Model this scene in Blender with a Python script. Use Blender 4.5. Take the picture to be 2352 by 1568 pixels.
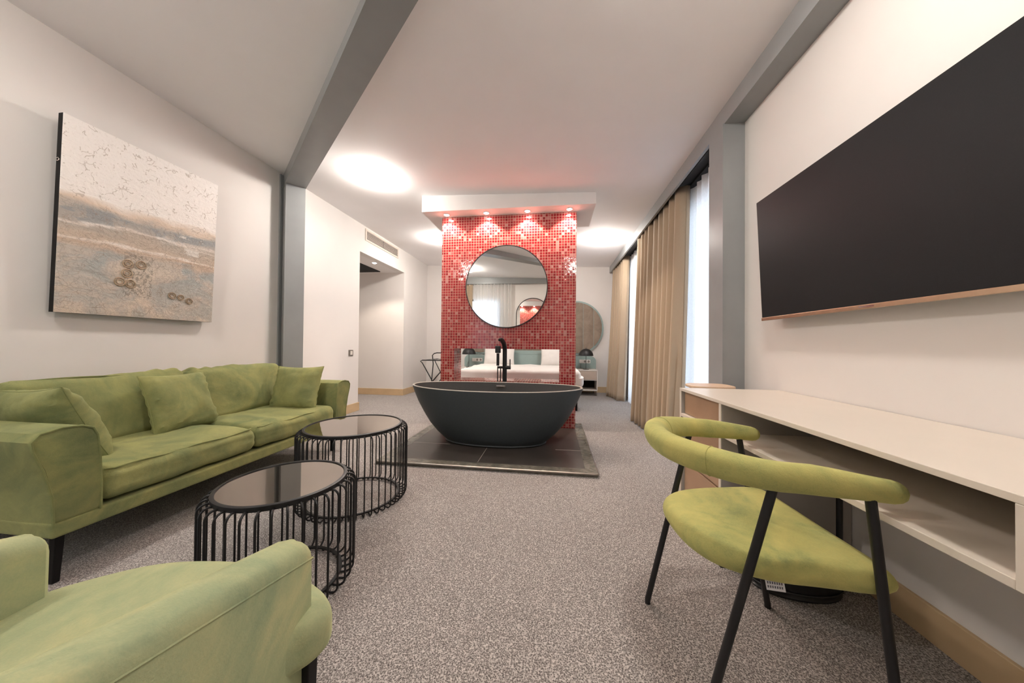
import bpy, math, random
from mathutils import Vector, Matrix, noise as mnoise
random.seed(7)
for o in list(bpy.data.objects): bpy.data.objects.remove(o)
SC = bpy.context.scene
COL = SC.collection
PI = math.pi
# ------------------------------------------------------------------ camera
def setup_camera():
    f, W = 725.0, 2352.0
    y, p, r = map(math.radians, (-7.6, 0.6, -0.53))
    Ry = Matrix(((math.cos(y), 0, -math.sin(y)), (0, 1, 0), (math.sin(y), 0, math.cos(y))))
    Rp = Matrix(((1, 0, 0), (0, math.cos(p), -math.sin(p)), (0, math.sin(p), math.cos(p))))
    Rr = Matrix(((math.cos(r), -math.sin(r), 0), (math.sin(r), math.cos(r), 0), (0, 0, 1)))
    M = Matrix(((1, 0, 0), (0, -1, 0), (0, 0, 1))) @ Rr @ Rp @ Ry @ Matrix(((1, 0, 0), (0, 0, 1), (0, 1, 0)))
    R = Matrix((M[0], -M[1], -M[2])).transposed()
    cam = bpy.data.cameras.new('camera'); o = bpy.data.objects.new('camera', cam)
    COL.objects.link(o)
    o.matrix_world = Matrix.Translation((0, 0, 1.0)) @ R.to_4x4()
    cam.sensor_width = 36; cam.sensor_fit = 'HORIZONTAL'; cam.lens = f / W * 36
    cam.clip_start = 0.02; cam.clip_end = 100
    SC.camera = o
setup_camera()
# ------------------------------------------------------------------ world, exposure
w = bpy.data.worlds.new('world'); SC.world = w; w.use_nodes = True
bg = w.node_tree.nodes['Background']
bg.inputs[0].default_value = (0.66, 0.80, 1.0, 1); bg.inputs[1].default_value = 2.1
SC.view_settings.view_transform = 'Standard'; SC.view_settings.look = 'None'
SC.view_settings.gamma = 1; SC.view_settings.use_curve_mapping = False
SC.view_settings.exposure = 1.5
LAMP = (1.0, 0.935, 0.865)
LAMP_E = 92.0
SPOT_W = 14.0
# ------------------------------------------------------------------ materials
MATS = {}
def new_mat(name):
    m = bpy.data.materials.new(name); m.use_nodes = True
    nt = m.node_tree; b = nt.nodes['Principled BSDF']
    MATS[name] = m
    return m, nt, b
def N(nt, t, **kw):
    n = nt.nodes.new(t)
    for k, v in kw.items():
        if k in n.bl_rna.properties and not k.startswith('i_'): setattr(n, k, v)
    return n
def L(nt, a, b): nt.links.new(a, b)
def coords(nt, scale=(1, 1, 1), rot=(0, 0, 0)):
    tc = N(nt, 'ShaderNodeTexCoord'); mp = N(nt, 'ShaderNodeMapping')
    mp.inputs['Scale'].default_value = scale; mp.inputs['Rotation'].default_value = rot
    L(nt, tc.outputs['Object'], mp.inputs[0]); return mp.outputs[0]
def noise(nt, vec, scale, detail=2, rough=.5, dist=0):
    n = N(nt, 'ShaderNodeTexNoise'); L(nt, vec, n.inputs['Vector'])
    n.inputs['Scale'].default_value = scale; n.inputs['Detail'].default_value = detail
    n.inputs['Roughness'].default_value = rough; n.inputs['Distortion'].default_value = dist
    return n.outputs['Fac']
def ramp(nt, fac, stops):
    r = N(nt, 'ShaderNodeValToRGB'); cr = r.color_ramp
    while len(cr.elements) < len(stops): cr.elements.new(.5)
    for e, (p, c) in zip(cr.elements, stops):
        e.position = p; e.color = (*c, 1)
    L(nt, fac, r.inputs[0]); return r.outputs[0]
def mixc(nt, fac, a, b, mode='MIX'):
    m = N(nt, 'ShaderNodeMix', data_type='RGBA', blend_type=mode)
    for s, v in ((m.inputs[0], fac), (m.inputs[6], a), (m.inputs[7], b)):
        if hasattr(v, 'links') or hasattr(v, 'is_linked'): L(nt, v, s)
        elif isinstance(v, (int, float)): s.default_value = v
        else: s.default_value = (*v, 1)
    return m.outputs[2]
def mth(nt, op, a, b=None, c=None):
    m = N(nt, 'ShaderNodeMath', operation=op)
    for s, v in zip(m.inputs, (a, b, c)):
        if v is None: continue
        if hasattr(v, 'is_linked'): L(nt, v, s)
        else: s.default_value = v
    return m.outputs[0]
def bump(nt, b, h, strength=.2, dist=.005):
    n = N(nt, 'ShaderNodeBump'); n.inputs['Strength'].default_value = strength
    n.inputs['Distance'].default_value = dist
    L(nt, h, n.inputs['Height']); L(nt, n.outputs[0], b.inputs['Normal'])
def plain(name, col, rough=.5, metal=0, var=.06, scale=30, spec=.5, bmp=0):
    m, nt, b = new_mat(name)
    v = coords(nt); f = noise(nt, v, scale, 3)
    lo = tuple(c * (1 - var) for c in col); hi = tuple(min(1, c * (1 + var)) for c in col)
    L(nt, ramp(nt, f, [(.3, lo), (.7, hi)]), b.inputs['Base Color'])
    b.inputs['Roughness'].default_value = rough; b.inputs['Metallic'].default_value = metal
    b.inputs['Specular IOR Level'].default_value = spec
    if bmp: bump(nt, b, noise(nt, v, scale * 8, 3), bmp, .002)
    return m
plain('wall_paint', (.78, .745, .71), .75, var=.012, scale=3, spec=.25, bmp=.05)
plain('ceiling_paint', (.90, .875, .875), .85, var=.012, scale=3, spec=.2)
plain('soffit_paint', (.84, .81, .79), .8, var=.01, scale=3, spec=.2)
plain('steel_paint', (.285, .295, .295), .36, var=.04, scale=5)
plain('dark_track', (.02, .02, .022), .5)
plain('skirting_wood', (.60, .43, .25), .45, var=.05, scale=8)
plain('black_metal', (.012, .012, .013), .42, spec=.4)
plain('black_plastic', (.012, .012, .014), .35)
plain('black_wood', (.008, .007, .007), .6, spec=.2)
plain('white_laminate', (.78, .70, .60), .32, var=.015, scale=6)
plain('grey_laminate', (.36, .33, .30), .45, var=.02, scale=6)
plain('brown_laminate', (.42, .27, .17), .45, var=.05, scale=9)
plain('dark_laminate', (.045, .035, .028), .6, var=.05)
plain('chrome', (.75, .72, .68), .12, 1)
plain('bronze', (.62, .46, .32), .32, 1)
plain('tub_stone', (.044, .053, .058), .55, var=.05, scale=60, spec=.35)
plain('tub_inside', (.060, .058, .055), .6, var=.05, scale=60, spec=.3)
plain('tub_rim', (.34, .31, .27), .4, var=.03, scale=60)
plain('white_plastic', (.78, .76, .72), .35)
plain('dark_void', (.02, .02, .02), .9)
plain('bed_linen', (.86, .83, .79), .85, var=.02, scale=14, spec=.15)
plain('teal_paint', (.30, .40, .38), .5, var=.04, scale=10)
plain('night_wood', (.50, .40, .32), .45, var=.04, scale=9)
plain('night_white', (.74, .68, .62), .4, var=.02)
plain('light_wood', (.72, .52, .36), .4, var=.08, scale=6)
plain('grey_metal', (.30, .27, .24), .35, .8)
plain('window_frame_mat', (.16, .17, .18), .4)
plain('tag_white', (.82, .82, .86), .6)
plain('ink', (.10, .10, .14), .6)
plain('grout_joint', (.52, .48, .42), .8)
plain('vent_white', (.72, .64, .55), .5)

def mirror_mat(name, col, rough):
    m, nt, b = new_mat(name)
    v = coords(nt); f = noise(nt, v, 2, 1)
    L(nt, ramp(nt, f, [(0, col), (1, tuple(c * .99 for c in col))]), b.inputs['Base Color'])
    b.inputs['Metallic'].default_value = 1; b.inputs['Roughness'].default_value = rough
mirror_mat('mirror_glass', (.90, .90, .88), .0)
mirror_mat('smoked_mirror', (.30, .255, .215), .035)

def velvet(name, dark, mid, light, scale=3.0, sheen=.5):
    m, nt, b = new_mat(name)
    v = coords(nt)
    big = noise(nt, v, scale, 4, .62, 1.4); fine = noise(nt, v, 240, 2, .7); mid_n = noise(nt, v, 24, 3, .6, .5)
    f = mth(nt, 'ADD', mth(nt, 'MULTIPLY', big, .74), mth(nt, 'ADD', mth(nt, 'MULTIPLY', fine, .14), mth(nt, 'MULTIPLY', mid_n, .12)))
    c = ramp(nt, f, [(.30, dark), (.48, mid), (.70, light)])
    L(nt, c, b.inputs['Base Color'])
    b.inputs['Roughness'].default_value = .85; b.inputs['Specular IOR Level'].default_value = .15
    b.inputs['Sheen Weight'].default_value = sheen; b.inputs['Sheen Roughness'].default_value = .42
    b.inputs['Sheen Tint'].default_value = (.78, .80, .42, 1)
    bump(nt, b, mth(nt, 'ADD', fine, mth(nt, 'MULTIPLY', mid_n, 3)), .22, .0022)
    return m
velvet('green_velvet', (.11, .145, .070), (.215, .232, .098), (.345, .335, .130), 3.0, .3)
velvet('chair_velvet', (.15, .21, .100), (.43, .42, .150), (.61, .54, .185), 3.2, .4)
velvet('armchair_velvet', (.22, .30, .19), (.36, .40, .23), (.55, .52, .27), 3.0, .7)
velvet('piping_velvet', (.12, .155, .065), (.20, .22, .09), (.29, .29, .11))
velvet('tan_velvet', (.20, .155, .12), (.26, .205, .16), (.33, .265, .21), 5, .3)

def carpet():
    m, nt, b = new_mat('carpet_pile')
    v = coords(nt)
    n1 = noise(nt, v, 190, 2, .8); n2 = noise(nt, v, 430, 2, .8); n3 = noise(nt, v, 1.3, 2)
    vo = N(nt, 'ShaderNodeTexVoronoi'); L(nt, v, vo.inputs['Vector']); vo.inputs['Scale'].default_value = 215
    s = mth(nt, 'ADD', mth(nt, 'MULTIPLY', n1, .45), mth(nt, 'ADD', mth(nt, 'MULTIPLY', n2, .35), mth(nt, 'MULTIPLY', vo.outputs['Distance'], .28)))
    s = mth(nt, 'ADD', s, mth(nt, 'MULTIPLY', mth(nt, 'SUBTRACT', n3, .5), .04))
    c = ramp(nt, s, [(.34, (.022, .019, .019)), (.45, (.11, .098, .092)), (.54, (.28, .255, .237)), (.65, (.60, .56, .53))])
    L(nt, c, b.inputs['Base Color']); b.inputs['Roughness'].default_value = .95
    b.inputs['Specular IOR Level'].default_value = .1
    b.inputs['Sheen Weight'].default_value = .15
    bump(nt, b, s, .7, .006)
carpet()

def mosaic():
    m, nt, b = new_mat('red_mosaic')
    P = .0322
    tc = N(nt, 'ShaderNodeTexCoord'); sep = N(nt, 'ShaderNodeSeparateXYZ'); L(nt, tc.outputs['Object'], sep.inputs[0])
    geo = N(nt, 'ShaderNodeNewGeometry'); sn = N(nt, 'ShaderNodeSeparateXYZ'); L(nt, geo.outputs['True Normal'], sn.inputs[0])
    cells = []; masks = []
    for i in range(3):
        q = mth(nt, 'MULTIPLY', mth(nt, 'ADD', sep.outputs[i], 10.0), 1 / P)
        cell = mth(nt, 'FLOOR', q); fr = mth(nt, 'FRACT', q)
        d = mth(nt, 'ABSOLUTE', mth(nt, 'SUBTRACT', fr, .5))
        inside = mth(nt, 'LESS_THAN', d, .435)
        # the axis along the face normal has no joints
        is_n = mth(nt, 'GREATER_THAN', mth(nt, 'ABSOLUTE', sn.outputs[i]), .7)
        masks.append(mth(nt, 'MAXIMUM', inside, is_n))
        cells.append(mth(nt, 'MULTIPLY', cell, mth(nt, 'SUBTRACT', 1, is_n)))
    mask = mth(nt, 'MULTIPLY', mth(nt, 'MULTIPLY', masks[0], masks[1]), masks[2])
    cb = N(nt, 'ShaderNodeCombineXYZ')
    for i in range(3): L(nt, cells[i], cb.inputs[i])
    wn = N(nt, 'ShaderNodeTexWhiteNoise', noise_dimensions='3D'); L(nt, cb.outputs[0], wn.inputs['Vector'])
    tile = ramp(nt, wn.outputs['Value'], [(0, (.24, .012, .018)), (.35, (.30, .018, .024)), (.70, (.37, .032, .036)), (.88, (.41, .055, .055)), (.92, (.44, .15, .145)), (1, (.50, .21, .20))])
    tile.node.color_ramp.interpolation = 'LINEAR'
    col = mixc(nt, mask, (.50, .30, .225), tile)
    L(nt, col, b.inputs['Base Color'])
    ro = mth(nt, 'SUBTRACT', .75, mth(nt, 'MULTIPLY', mask, .67)); L(nt, ro, b.inputs['Roughness'])
    b.inputs['Specular IOR Level'].default_value = .6
    # every glass tile sits at its own small tilt and has a wavy face
    vm = N(nt, 'ShaderNodeVectorMath', operation='SUBTRACT'); L(nt, wn.outputs['Color'], vm.inputs[0]); vm.inputs[1].default_value = (.5, .5, .5)
    vs = N(nt, 'ShaderNodeVectorMath', operation='SCALE'); L(nt, vm.outputs[0], vs.inputs[0]); vs.inputs['Scale'].default_value = .03
    bp = N(nt, 'ShaderNodeBump'); bp.inputs['Strength'].default_value = .25; bp.inputs['Distance'].default_value = .0025
    hh = mth(nt, 'ADD', mth(nt, 'MULTIPLY', mask, .6), noise(nt, tc.outputs['Object'], 55, 2)); L(nt, hh, bp.inputs['Height'])
    va = N(nt, 'ShaderNodeVectorMath', operation='ADD'); L(nt, bp.outputs[0], va.inputs[0]); L(nt, vs.outputs[0], va.inputs[1])
    vn = N(nt, 'ShaderNodeVectorMath', operation='NORMALIZE'); L(nt, va.outputs[0], vn.inputs[0])
    L(nt, vn.outputs[0], b.inputs['Normal'])
mosaic()

def stone_tile(name, stops, rough, scale):
    m, nt, b = new_mat(name)
    v = coords(nt, (1, 1, 1)); f = noise(nt, v, scale, 6, .65, .8)
    L(nt, ramp(nt, f, stops), b.inputs['Base Color'])
    b.inputs['Roughness'].default_value = rough
stone_tile('platform_tile', [(.3, (.045, .037, .032)), (.7, (.075, .062, .053))], .32, 3)
stone_tile('border_stone', [(.3, (.06, .06, .05)), (.5, (.13, .122, .10)), (.72, (.22, .205, .17))], .18, 14)

def curtain_mat():
    m, nt, b = new_mat('beige_curtain')
    v = coords(nt); f = noise(nt, v, 400, 2, .7)
    L(nt, ramp(nt, f, [(.3, (.40, .31, .215)), (.7, (.44, .34, .24))]), b.inputs['Base Color'])
    b.inputs['Roughness'].default_value = .9; b.inputs['Specular IOR Level'].default_value = .15
    b.inputs['Sheen Weight'].default_value = .2
curtain_mat()
def sheer_mat():
    m, nt, b = new_mat('white_sheer')
    nt.nodes.remove(b); out = nt.nodes['Material Output']
    d = N(nt, 'ShaderNodeBsdfDiffuse'); t = N(nt, 'ShaderNodeBsdfTranslucent'); tr = N(nt, 'ShaderNodeBsdfTransparent')
    v = coords(nt, (1, 1, .3)); c = ramp(nt, noise(nt, v, 180, 2), [(.3, (.82, .80, .78)), (.7, (.90, .89, .87))])
    L(nt, c, d.inputs[0]); L(nt, c, t.inputs[0])
    m1 = N(nt, 'ShaderNodeMixShader'); m1.inputs[0].default_value = .55; L(nt, d.outputs[0], m1.inputs[1]); L(nt, t.outputs[0], m1.inputs[2])
    m2 = N(nt, 'ShaderNodeMixShader'); m2.inputs[0].default_value = .03; L(nt, m1.outputs[0], m2.inputs[1]); L(nt, tr.outputs[0], m2.inputs[2])
    L(nt, m2.outputs[0], out.inputs[0])
sheer_mat()
def glass_mat():
    m, nt, b = new_mat('window_glass')
    nt.nodes.remove(b); out = nt.nodes['Material Output']
    g = N(nt, 'ShaderNodeBsdfGlossy'); g.inputs['Roughness'].default_value = .02
    tr = N(nt, 'ShaderNodeBsdfTransparent'); fr = N(nt, 'ShaderNodeFresnel')
    mx = N(nt, 'ShaderNodeMixShader'); L(nt, fr.outputs[0], mx.inputs[0]); L(nt, tr.outputs[0], mx.inputs[1]); L(nt, g.outputs[0], mx.inputs[2])
    L(nt, mx.outputs[0], out.inputs[0])
glass_mat()
def screen_mat():
    m, nt, b = new_mat('tv_screen')
    v = coords(nt); f = noise(nt, v, 300, 1)
    L(nt, ramp(nt, f, [(0, (.016, .016, .017)), (1, (.020, .020, .021))]), b.inputs['Base Color'])
    b.inputs['Roughness'].default_value = .42; b.inputs['Specular IOR Level'].default_value = .12
screen_mat()
def emit(name, col, s):
    m, nt, b = new_mat(name)
    nt.nodes.remove(b); e = N(nt, 'ShaderNodeEmission'); e.inputs[0].default_value = (*col, 1); e.inputs[1].default_value = s
    L(nt, e.outputs[0], nt.nodes['Material Output'].inputs[0])
emit('lamp_diffuser', LAMP, LAMP_E)
emit('lamp_diffuser_dim', LAMP, LAMP_E * .75)
emit('lamp_diffuser_mid', LAMP, LAMP_E * .8)
emit('spot_bulb', (1, .85, .82), 30)
def canvas_mat():
    m, nt, b = new_mat('painted_canvas')
    tc = N(nt, 'ShaderNodeTexCoord'); sp = N(nt, 'ShaderNodeSeparateXYZ'); L(nt, tc.outputs['Object'], sp.inputs[0])
    u = mth(nt, 'MULTIPLY', mth(nt, 'SUBTRACT', sp.outputs[1], 1.44), 1 / .84)
    t = mth(nt, 'MULTIPLY', mth(nt, 'SUBTRACT', 2.31, sp.outputs[2]), 1 / 1.145)
    cb = N(nt, 'ShaderNodeCombineXYZ'); L(nt, mth(nt, 'MULTIPLY', u, 1.1), cb.inputs[0]); L(nt, mth(nt, 'MULTIPLY', t, 7), cb.inputs[1])
    streak = noise(nt, cb.outputs[0], 1.6, 5, .6, .6)
    cb2 = N(nt, 'ShaderNodeCombineXYZ'); L(nt, u, cb2.inputs[0]); L(nt, mth(nt, 'MULTIPLY', t, 1.36), cb2.inputs[1])
    blotch = noise(nt, cb2.outputs[0], 3.2, 5, .6, .8)
    tt = mth(nt, 'ADD', t, mth(nt, 'MULTIPLY', mth(nt, 'SUBTRACT', streak, .5), .16))
    tt = mth(nt, 'ADD', tt, mth(nt, 'MULTIPLY', u, .03))
    c = ramp(nt, tt, [(0, (.90, .86, .82)), (.37, (.90, .85, .80)), (.42, (.70, .57, .45)), (.455, (.30, .31, .305)), (.50, (.36, .355, .34)),
                      (.52, (.80, .75, .69)), (.54, (.44, .39, .33)), (.60, (.56, .45, .35)), (.615, (.84, .77, .70)), (.635, (.54, .38, .26)), (.67, (.38, .39, .37)), (.75, (.48, .46, .41)),
                      (.84, (.58, .50, .42)), (.93, (.66, .55, .44)), (1, (.60, .49, .39))])
    low = ramp(nt, t, [(.40, (0, 0, 0)), (.48, (1, 1, 1))])
    c = mixc(nt, mth(nt, 'MULTIPLY', low, mth(nt, 'MULTIPLY', mth(nt, 'GREATER_THAN', blotch, .5), .35)), c, (.56, .45, .35))
    c2 = ramp(nt, blotch, [(.42, (.33, .365, .36)), (.5, (.52, .46, .40)), (.6, (.74, .62, .50))])
    lowm = ramp(nt, t, [(.60, (0, 0, 0)), (.70, (.55, .55, .55))])
    c = mixc(nt, lowm, c, c2)
    # hairline craquelure
    vo = N(nt, 'ShaderNodeTexVoronoi', feature='DISTANCE_TO_EDGE'); vo.inputs['Scale'].default_value = 17
    dv = N(nt, 'ShaderNodeVectorMath', operation='ADD'); L(nt, cb2.outputs[0], dv.inputs[0])
    nz = N(nt, 'ShaderNodeTexNoise'); nz.inputs['Scale'].default_value = 9; L(nt, cb2.outputs[0], nz.inputs['Vector'])
    sc = N(nt, 'ShaderNodeVectorMath', operation='SCALE'); sc.inputs['Scale'].default_value = .16; L(nt, nz.outputs['Color'], sc.inputs[0]); L(nt, sc.outputs[0], dv.inputs[1])
    L(nt, dv.outputs[0], vo.inputs['Vector'])
    crack = mth(nt, 'LESS_THAN', vo.outputs['Distance'], .035)
    gate = mth(nt, 'GREATER_THAN', noise(nt, cb2.outputs[0], 11, 3, .7), .54)
    k = mth(nt, 'MULTIPLY', mth(nt, 'MULTIPLY', crack, gate), .5)
    c = mixc(nt, k, c, (.36, .28, .21))
    sp2 = mth(nt, 'GREATER_THAN', noise(nt, cb2.outputs[0], 60, 3, .7), .60)
    c = mixc(nt, mth(nt, 'MULTIPLY', sp2, .22), c, (.62, .56, .50))
    def boxm(u0, u1, t0, t1):
        a = mth(nt, 'MULTIPLY', mth(nt, 'GREATER_THAN', u, u0), mth(nt, 'LESS_THAN', u, u1))
        return mth(nt, 'MULTIPLY', a, mth(nt, 'MULTIPLY', mth(nt, 'GREATER_THAN', t, t0), mth(nt, 'LESS_THAN', t, t1)))
    rag = noise(nt, cb2.outputs[0], 14, 5, .7, 1.2)
    tj = mth(nt, 'GREATER_THAN', rag, .44)
    pm = mth(nt, 'MULTIPLY', mth(nt, 'MAXIMUM', boxm(.70, .90, .405, .455), boxm(.74, .86, .52, .56)), mth(nt, 'GREATER_THAN', mth(nt, 'ADD', mth(nt, 'MULTIPLY', blotch, .5), mth(nt, 'MULTIPLY', rag, .5)), .49))
    c = mixc(nt, mth(nt, 'MULTIPLY', pm, .85), c, (.74, .70, .64))
    fl = mth(nt, 'MULTIPLY', boxm(.34, .52, .63, .88), mth(nt, 'GREATER_THAN', noise(nt, cb2.outputs[0], 42, 2, .6, 1), .53))
    c = mixc(nt, mth(nt, 'MULTIPLY', fl, .6), c, (.20, .17, .13))
    vo2 = N(nt, 'ShaderNodeTexVoronoi', feature='DISTANCE_TO_EDGE'); vo2.inputs['Scale'].default_value = 30; L(nt, dv.outputs[0], vo2.inputs['Vector'])
    k2 = mth(nt, 'MULTIPLY', mth(nt, 'LESS_THAN', vo2.outputs['Distance'], .05), mth(nt, 'MULTIPLY', mth(nt, 'GREATER_THAN', t, .42), mth(nt, 'GREATER_THAN', rag, .47)))
    c = mixc(nt, mth(nt, 'MULTIPLY', k2, .24), c, (.22, .19, .15))
    L(nt, c, b.inputs['Base Color']); b.inputs['Roughness'].default_value = .6
    h = mth(nt, 'ADD', mth(nt, 'MULTIPLY', mth(nt, 'ADD', k, k2), -.8), mth(nt, 'ADD', mth(nt, 'ADD', blotch, streak), mth(nt, 'MULTIPLY', rag, .8))); bump(nt, b, h, .8, .010)
canvas_mat()

# ------------------------------------------------------------------ mesh helpers
class MB:
    def __init__(s): s.v = []; s.f = []
    def add(s, vs, fs):
        n = len(s.v); s.v += [tuple(v) for v in vs]; s.f += [tuple(n + i for i in f) for f in fs]; return s
    def box(s, x0, x1, y0, y1, z0, z1):
        vs = [(x, y, z) for z in (z0, z1) for y in (y0, y1) for x in (x0, x1)]
        return s.add(vs, [(0, 2, 3, 1), (4, 5, 7, 6), (0, 1, 5, 4), (2, 6, 7, 3), (0, 4, 6, 2), (1, 3, 7, 5)])
    def hexa(s, vs):   # 8 points in the order of box()
        return s.add(vs, [(0, 2, 3, 1), (4, 5, 7, 6), (0, 1, 5, 4), (2, 6, 7, 3), (0, 4, 6, 2), (1, 3, 7, 5)])
    def prism(s, poly, z0, z1):
        n = len(poly)
        vs = [(x, y, z0) for x, y in poly] + [(x, y, z1) for x, y in poly]
        return s.add(vs, [tuple(range(n))[::-1], tuple(range(n, 2 * n))] + [(i, (i + 1) % n, n + (i + 1) % n, n + i) for i in range(n)])
    def tube(s, pts, r, n=8, closed=False, caps=True, flat=1.0):
        P = [Vector(p) for p in pts]; m = len(P)
        rs = r if isinstance(r, (list, tuple)) else [r] * m
        T = []
        for i in range(m):
            a = P[(i - 1) % m] if (closed or i > 0) else P[i]; b = P[(i + 1) % m] if (closed or i < m - 1) else P[i]
            T.append((b - a).normalized())
        ref = Vector((0, 0, 1)) if abs(T[0].z) < .9 else Vector((1, 0, 0))
        U = T[0].cross(ref).normalized(); vs = []
        for i in range(m):
            U = (U - T[i] * U.dot(T[i])).normalized(); V = T[i].cross(U)
            for k in range(n):
                a = 2 * PI * k / n; vs.append(P[i] + rs[i] * (math.cos(a) * U * flat + math.sin(a) * V))
        fs = []
        for i in range(m if closed else m - 1):
            j = (i + 1) % m
            for k in range(n): fs.append((i * n + k, i * n + (k + 1) % n, j * n + (k + 1) % n, j * n + k))
        if caps and not closed: fs += [tuple(range(n))[::-1], tuple(range((m - 1) * n, m * n))]
        return s.add(vs, fs)
    def lathe(s, prof, c=(0, 0, 0), n=40, sx=1, sy=1):
        vs = []; fs = []; m = len(prof)
        for r, z in prof:
            for k in range(n):
                a = 2 * PI * k / n; vs.append((c[0] + r * sx * math.cos(a), c[1] + r * sy * math.sin(a), c[2] + z))
        for i in range(m - 1):
            for k in range(n): fs.append((i * n + k, i * n + (k + 1) % n, (i + 1) * n + (k + 1) % n, (i + 1) * n + k))
        fs += [tuple(range(n))[::-1], tuple(range((m - 1) * n, m * n))]
        return s.add(vs, fs)
    def rbox(s, c, h, r, n=8, fn=None, M=None, e=4):
        """rounded box: centre c, half sizes h, edge radius r, n spans per side; fn displaces (p, q, normal)"""
        r = min(r, min(h) * .999); key = {}; vs = []; fs = []
        def lst(hh):
            ed = [-(hh - r) - r * math.tan(PI / 4 * (1 - i / e)) for i in range(e)]
            inn = [-(hh - r) + 2 * (hh - r) * i / n for i in range(n + 1)]
            return ed + inn + [-x for x in ed[::-1]]
        ls = [lst(x) for x in h]
        def vid(p):
            k = tuple(round(x, 5) for x in p)
            if k not in key:
                q = Vector(p); cl = Vector([max(-(h[i] - r), min(h[i] - r, q[i])) for i in range(3)])
                d = (q - cl); d = d.normalized() if d.length > 1e-9 else Vector((0, 0, 1))
                w = cl + d * r
                if fn: w = fn(w, Vector([q[i] / h[i] for i in range(3)]), d)
                w = (M @ w) if M else w
                key[k] = len(vs); vs.append(Vector(c) + w)
            return key[k]
        for ax in range(3):
            a, b = (ax + 1) % 3, (ax + 2) % 3
            for sg in (-1, 1):
                for i in range(len(ls[a]) - 1):
                    for j in range(len(ls[b]) - 1):
                        q = []
                        for (ii, jj) in ((i, j), (i + 1, j), (i + 1, j + 1), (i, j + 1)):
                            p = [0, 0, 0]; p[ax] = sg * h[ax]; p[a] = ls[a][ii]; p[b] = ls[b][jj]; q.append(vid(p))
                        fs.append(tuple(q if sg > 0 else q[::-1]))
        return s.add(vs, fs)
    def grid(s, rows, closed=False):
        m = len(rows[0]); vs = [p for r in rows for p in r]; fs = []
        for i in range(len(rows) - 1):
            for j in range(m if closed else m - 1):
                k = (j + 1) % m
                fs.append((i * m + j, i * m + k, (i + 1) * m + k, (i + 1) * m + j))
        return s.add(vs, fs)
def obj(name, mb, mat, parent=None, smooth=True, **props):
    me = bpy.data.meshes.new(name); me.from_pydata(mb.v, [], mb.f); me.validate()
    me.materials.append(MATS[mat] if isinstance(mat, str) else mat)
    import bmesh
    bm = bmesh.new(); bm.from_mesh(me); bmesh.ops.recalc_face_normals(bm, faces=bm.faces); bm.to_mesh(me); bm.free()
    if smooth:
        me.polygons.foreach_set('use_smooth', [True] * len(me.polygons))
        me.set_sharp_from_angle(angle=math.radians(38))
    o = bpy.data.objects.new(name, me); COL.objects.link(o)
    if parent:
        o.parent = parent
        wl = Vector((0, 0, 0)); p = parent
        M = Matrix.Identity(4)
        while p: M = p.matrix_basis @ M; p = p.parent
        o.matrix_basis = M.inverted()
    for k, v in props.items(): o[k] = v
    return o
def thing(name, label, cat, loc=(0, 0, 0), rot=0, group=None):
    o = bpy.data.objects.new(name, None); COL.objects.link(o); o.location = loc; o.rotation_euler = (0, 0, rot)
    o.empty_display_size = .1
    o['label'] = label; o['category'] = cat
    if group: o['group'] = group
    return o
def tag(o, label, cat, group=None):
    o['label'] = label; o['category'] = cat
    if group: o['group'] = group
    return o
def struct(name, mb, mat, parent=None, smooth=False):
    o = obj(name, mb, mat, parent, smooth)
    if not parent: o['kind'] = 'structure'
    return o
def bevel(o, w=.003, seg=2):
    m = o.modifiers.new('bevel', 'BEVEL'); m.width = w; m.segments = seg; m.limit_method = 'ANGLE'; m.angle_limit = math.radians(40)
    m.harden_normals = False
    return o
def dup(root, loc, rot=None, label=None, group=None):
    def cp(o, par):
        c = o.copy(); COL.objects.link(c); c.parent = par
        for ch in [x for x in bpy.data.objects if x.parent == o]: cp(ch, c)
        return c
    r = cp(root, None); r.location = loc
    if rot is not None: r.rotation_euler = (0, 0, rot)
    if label: r['label'] = label
    if group: r['group'] = group
    return r
def nz(x, y, z, s=1.0): return mnoise.noise(Vector((x * s, y * s, z * s)))

# ------------------------------------------------------------------ room shell
XL, XR, YB, YF = -2.903, 1.293, -.80, 6.93
XE = 1.60            # outer face of the window wall
def cz(x): return 2.712 - .033 * x
HZ = 2.385; AY0, AY1, AX = 4.385, 5.80, -4.70
struct('floor', MB().box(-5.0, 1.9, -1.2, 7.2, -.06, 0), 'carpet_pile')
cl = MB().hexa([(x, y, cz(x) + dz) for dz in (0, .15) for y in (YB - .3, YF + .2) for x in (XL - .2, XE + .2)])
struct('ceiling', cl, 'ceiling_paint')
wl = MB()
wl.box(XL - .12, XL, YB - .2, AY0, 0, 2.86); wl.box(XL - .12, XL, AY1, YF, 0, 2.86); wl.box(XL - .12, XL, AY0, AY1, HZ, 2.86)
struct('wall_left', wl, 'wall_paint')
al = MB(); al.box(AX, XL - .12, AY1, AY1 + .12, 0, HZ + .3); al.box(AX, XL - .12, AY0 - .12, AY0, 0, HZ + .3); al.box(AX - .12, AX, AY0 - .12, AY1 + .12, 0, HZ + .3)
struct('wall_alcove', al, 'wall_paint')
struct('ceiling_alcove', MB().box(AX, XL - .12, AY0, AY1, HZ, HZ + .08), 'soffit_paint')
struct('wall_back', MB().box(XL - .12, XE + .2, YF, YF + .12, 0, 2.86), 'wall_paint')
struct('wall_right', MB().box(XR, XE, YB - .2, 2.50, 0, 2.80), 'wall_paint')
# rear wall behind the camera with one window
WR = (-2.32, -1.42, 2.22)
wr = MB(); wr.box(XL - .12, WR[0], YB - .12, YB, 0, 2.86); wr.box(WR[1], XE, YB - .12, YB, 0, 2.80); wr.box(WR[0], WR[1], YB - .12, YB, WR[2], 2.86)
struct('wall_rear', wr, 'wall_paint')
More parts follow.
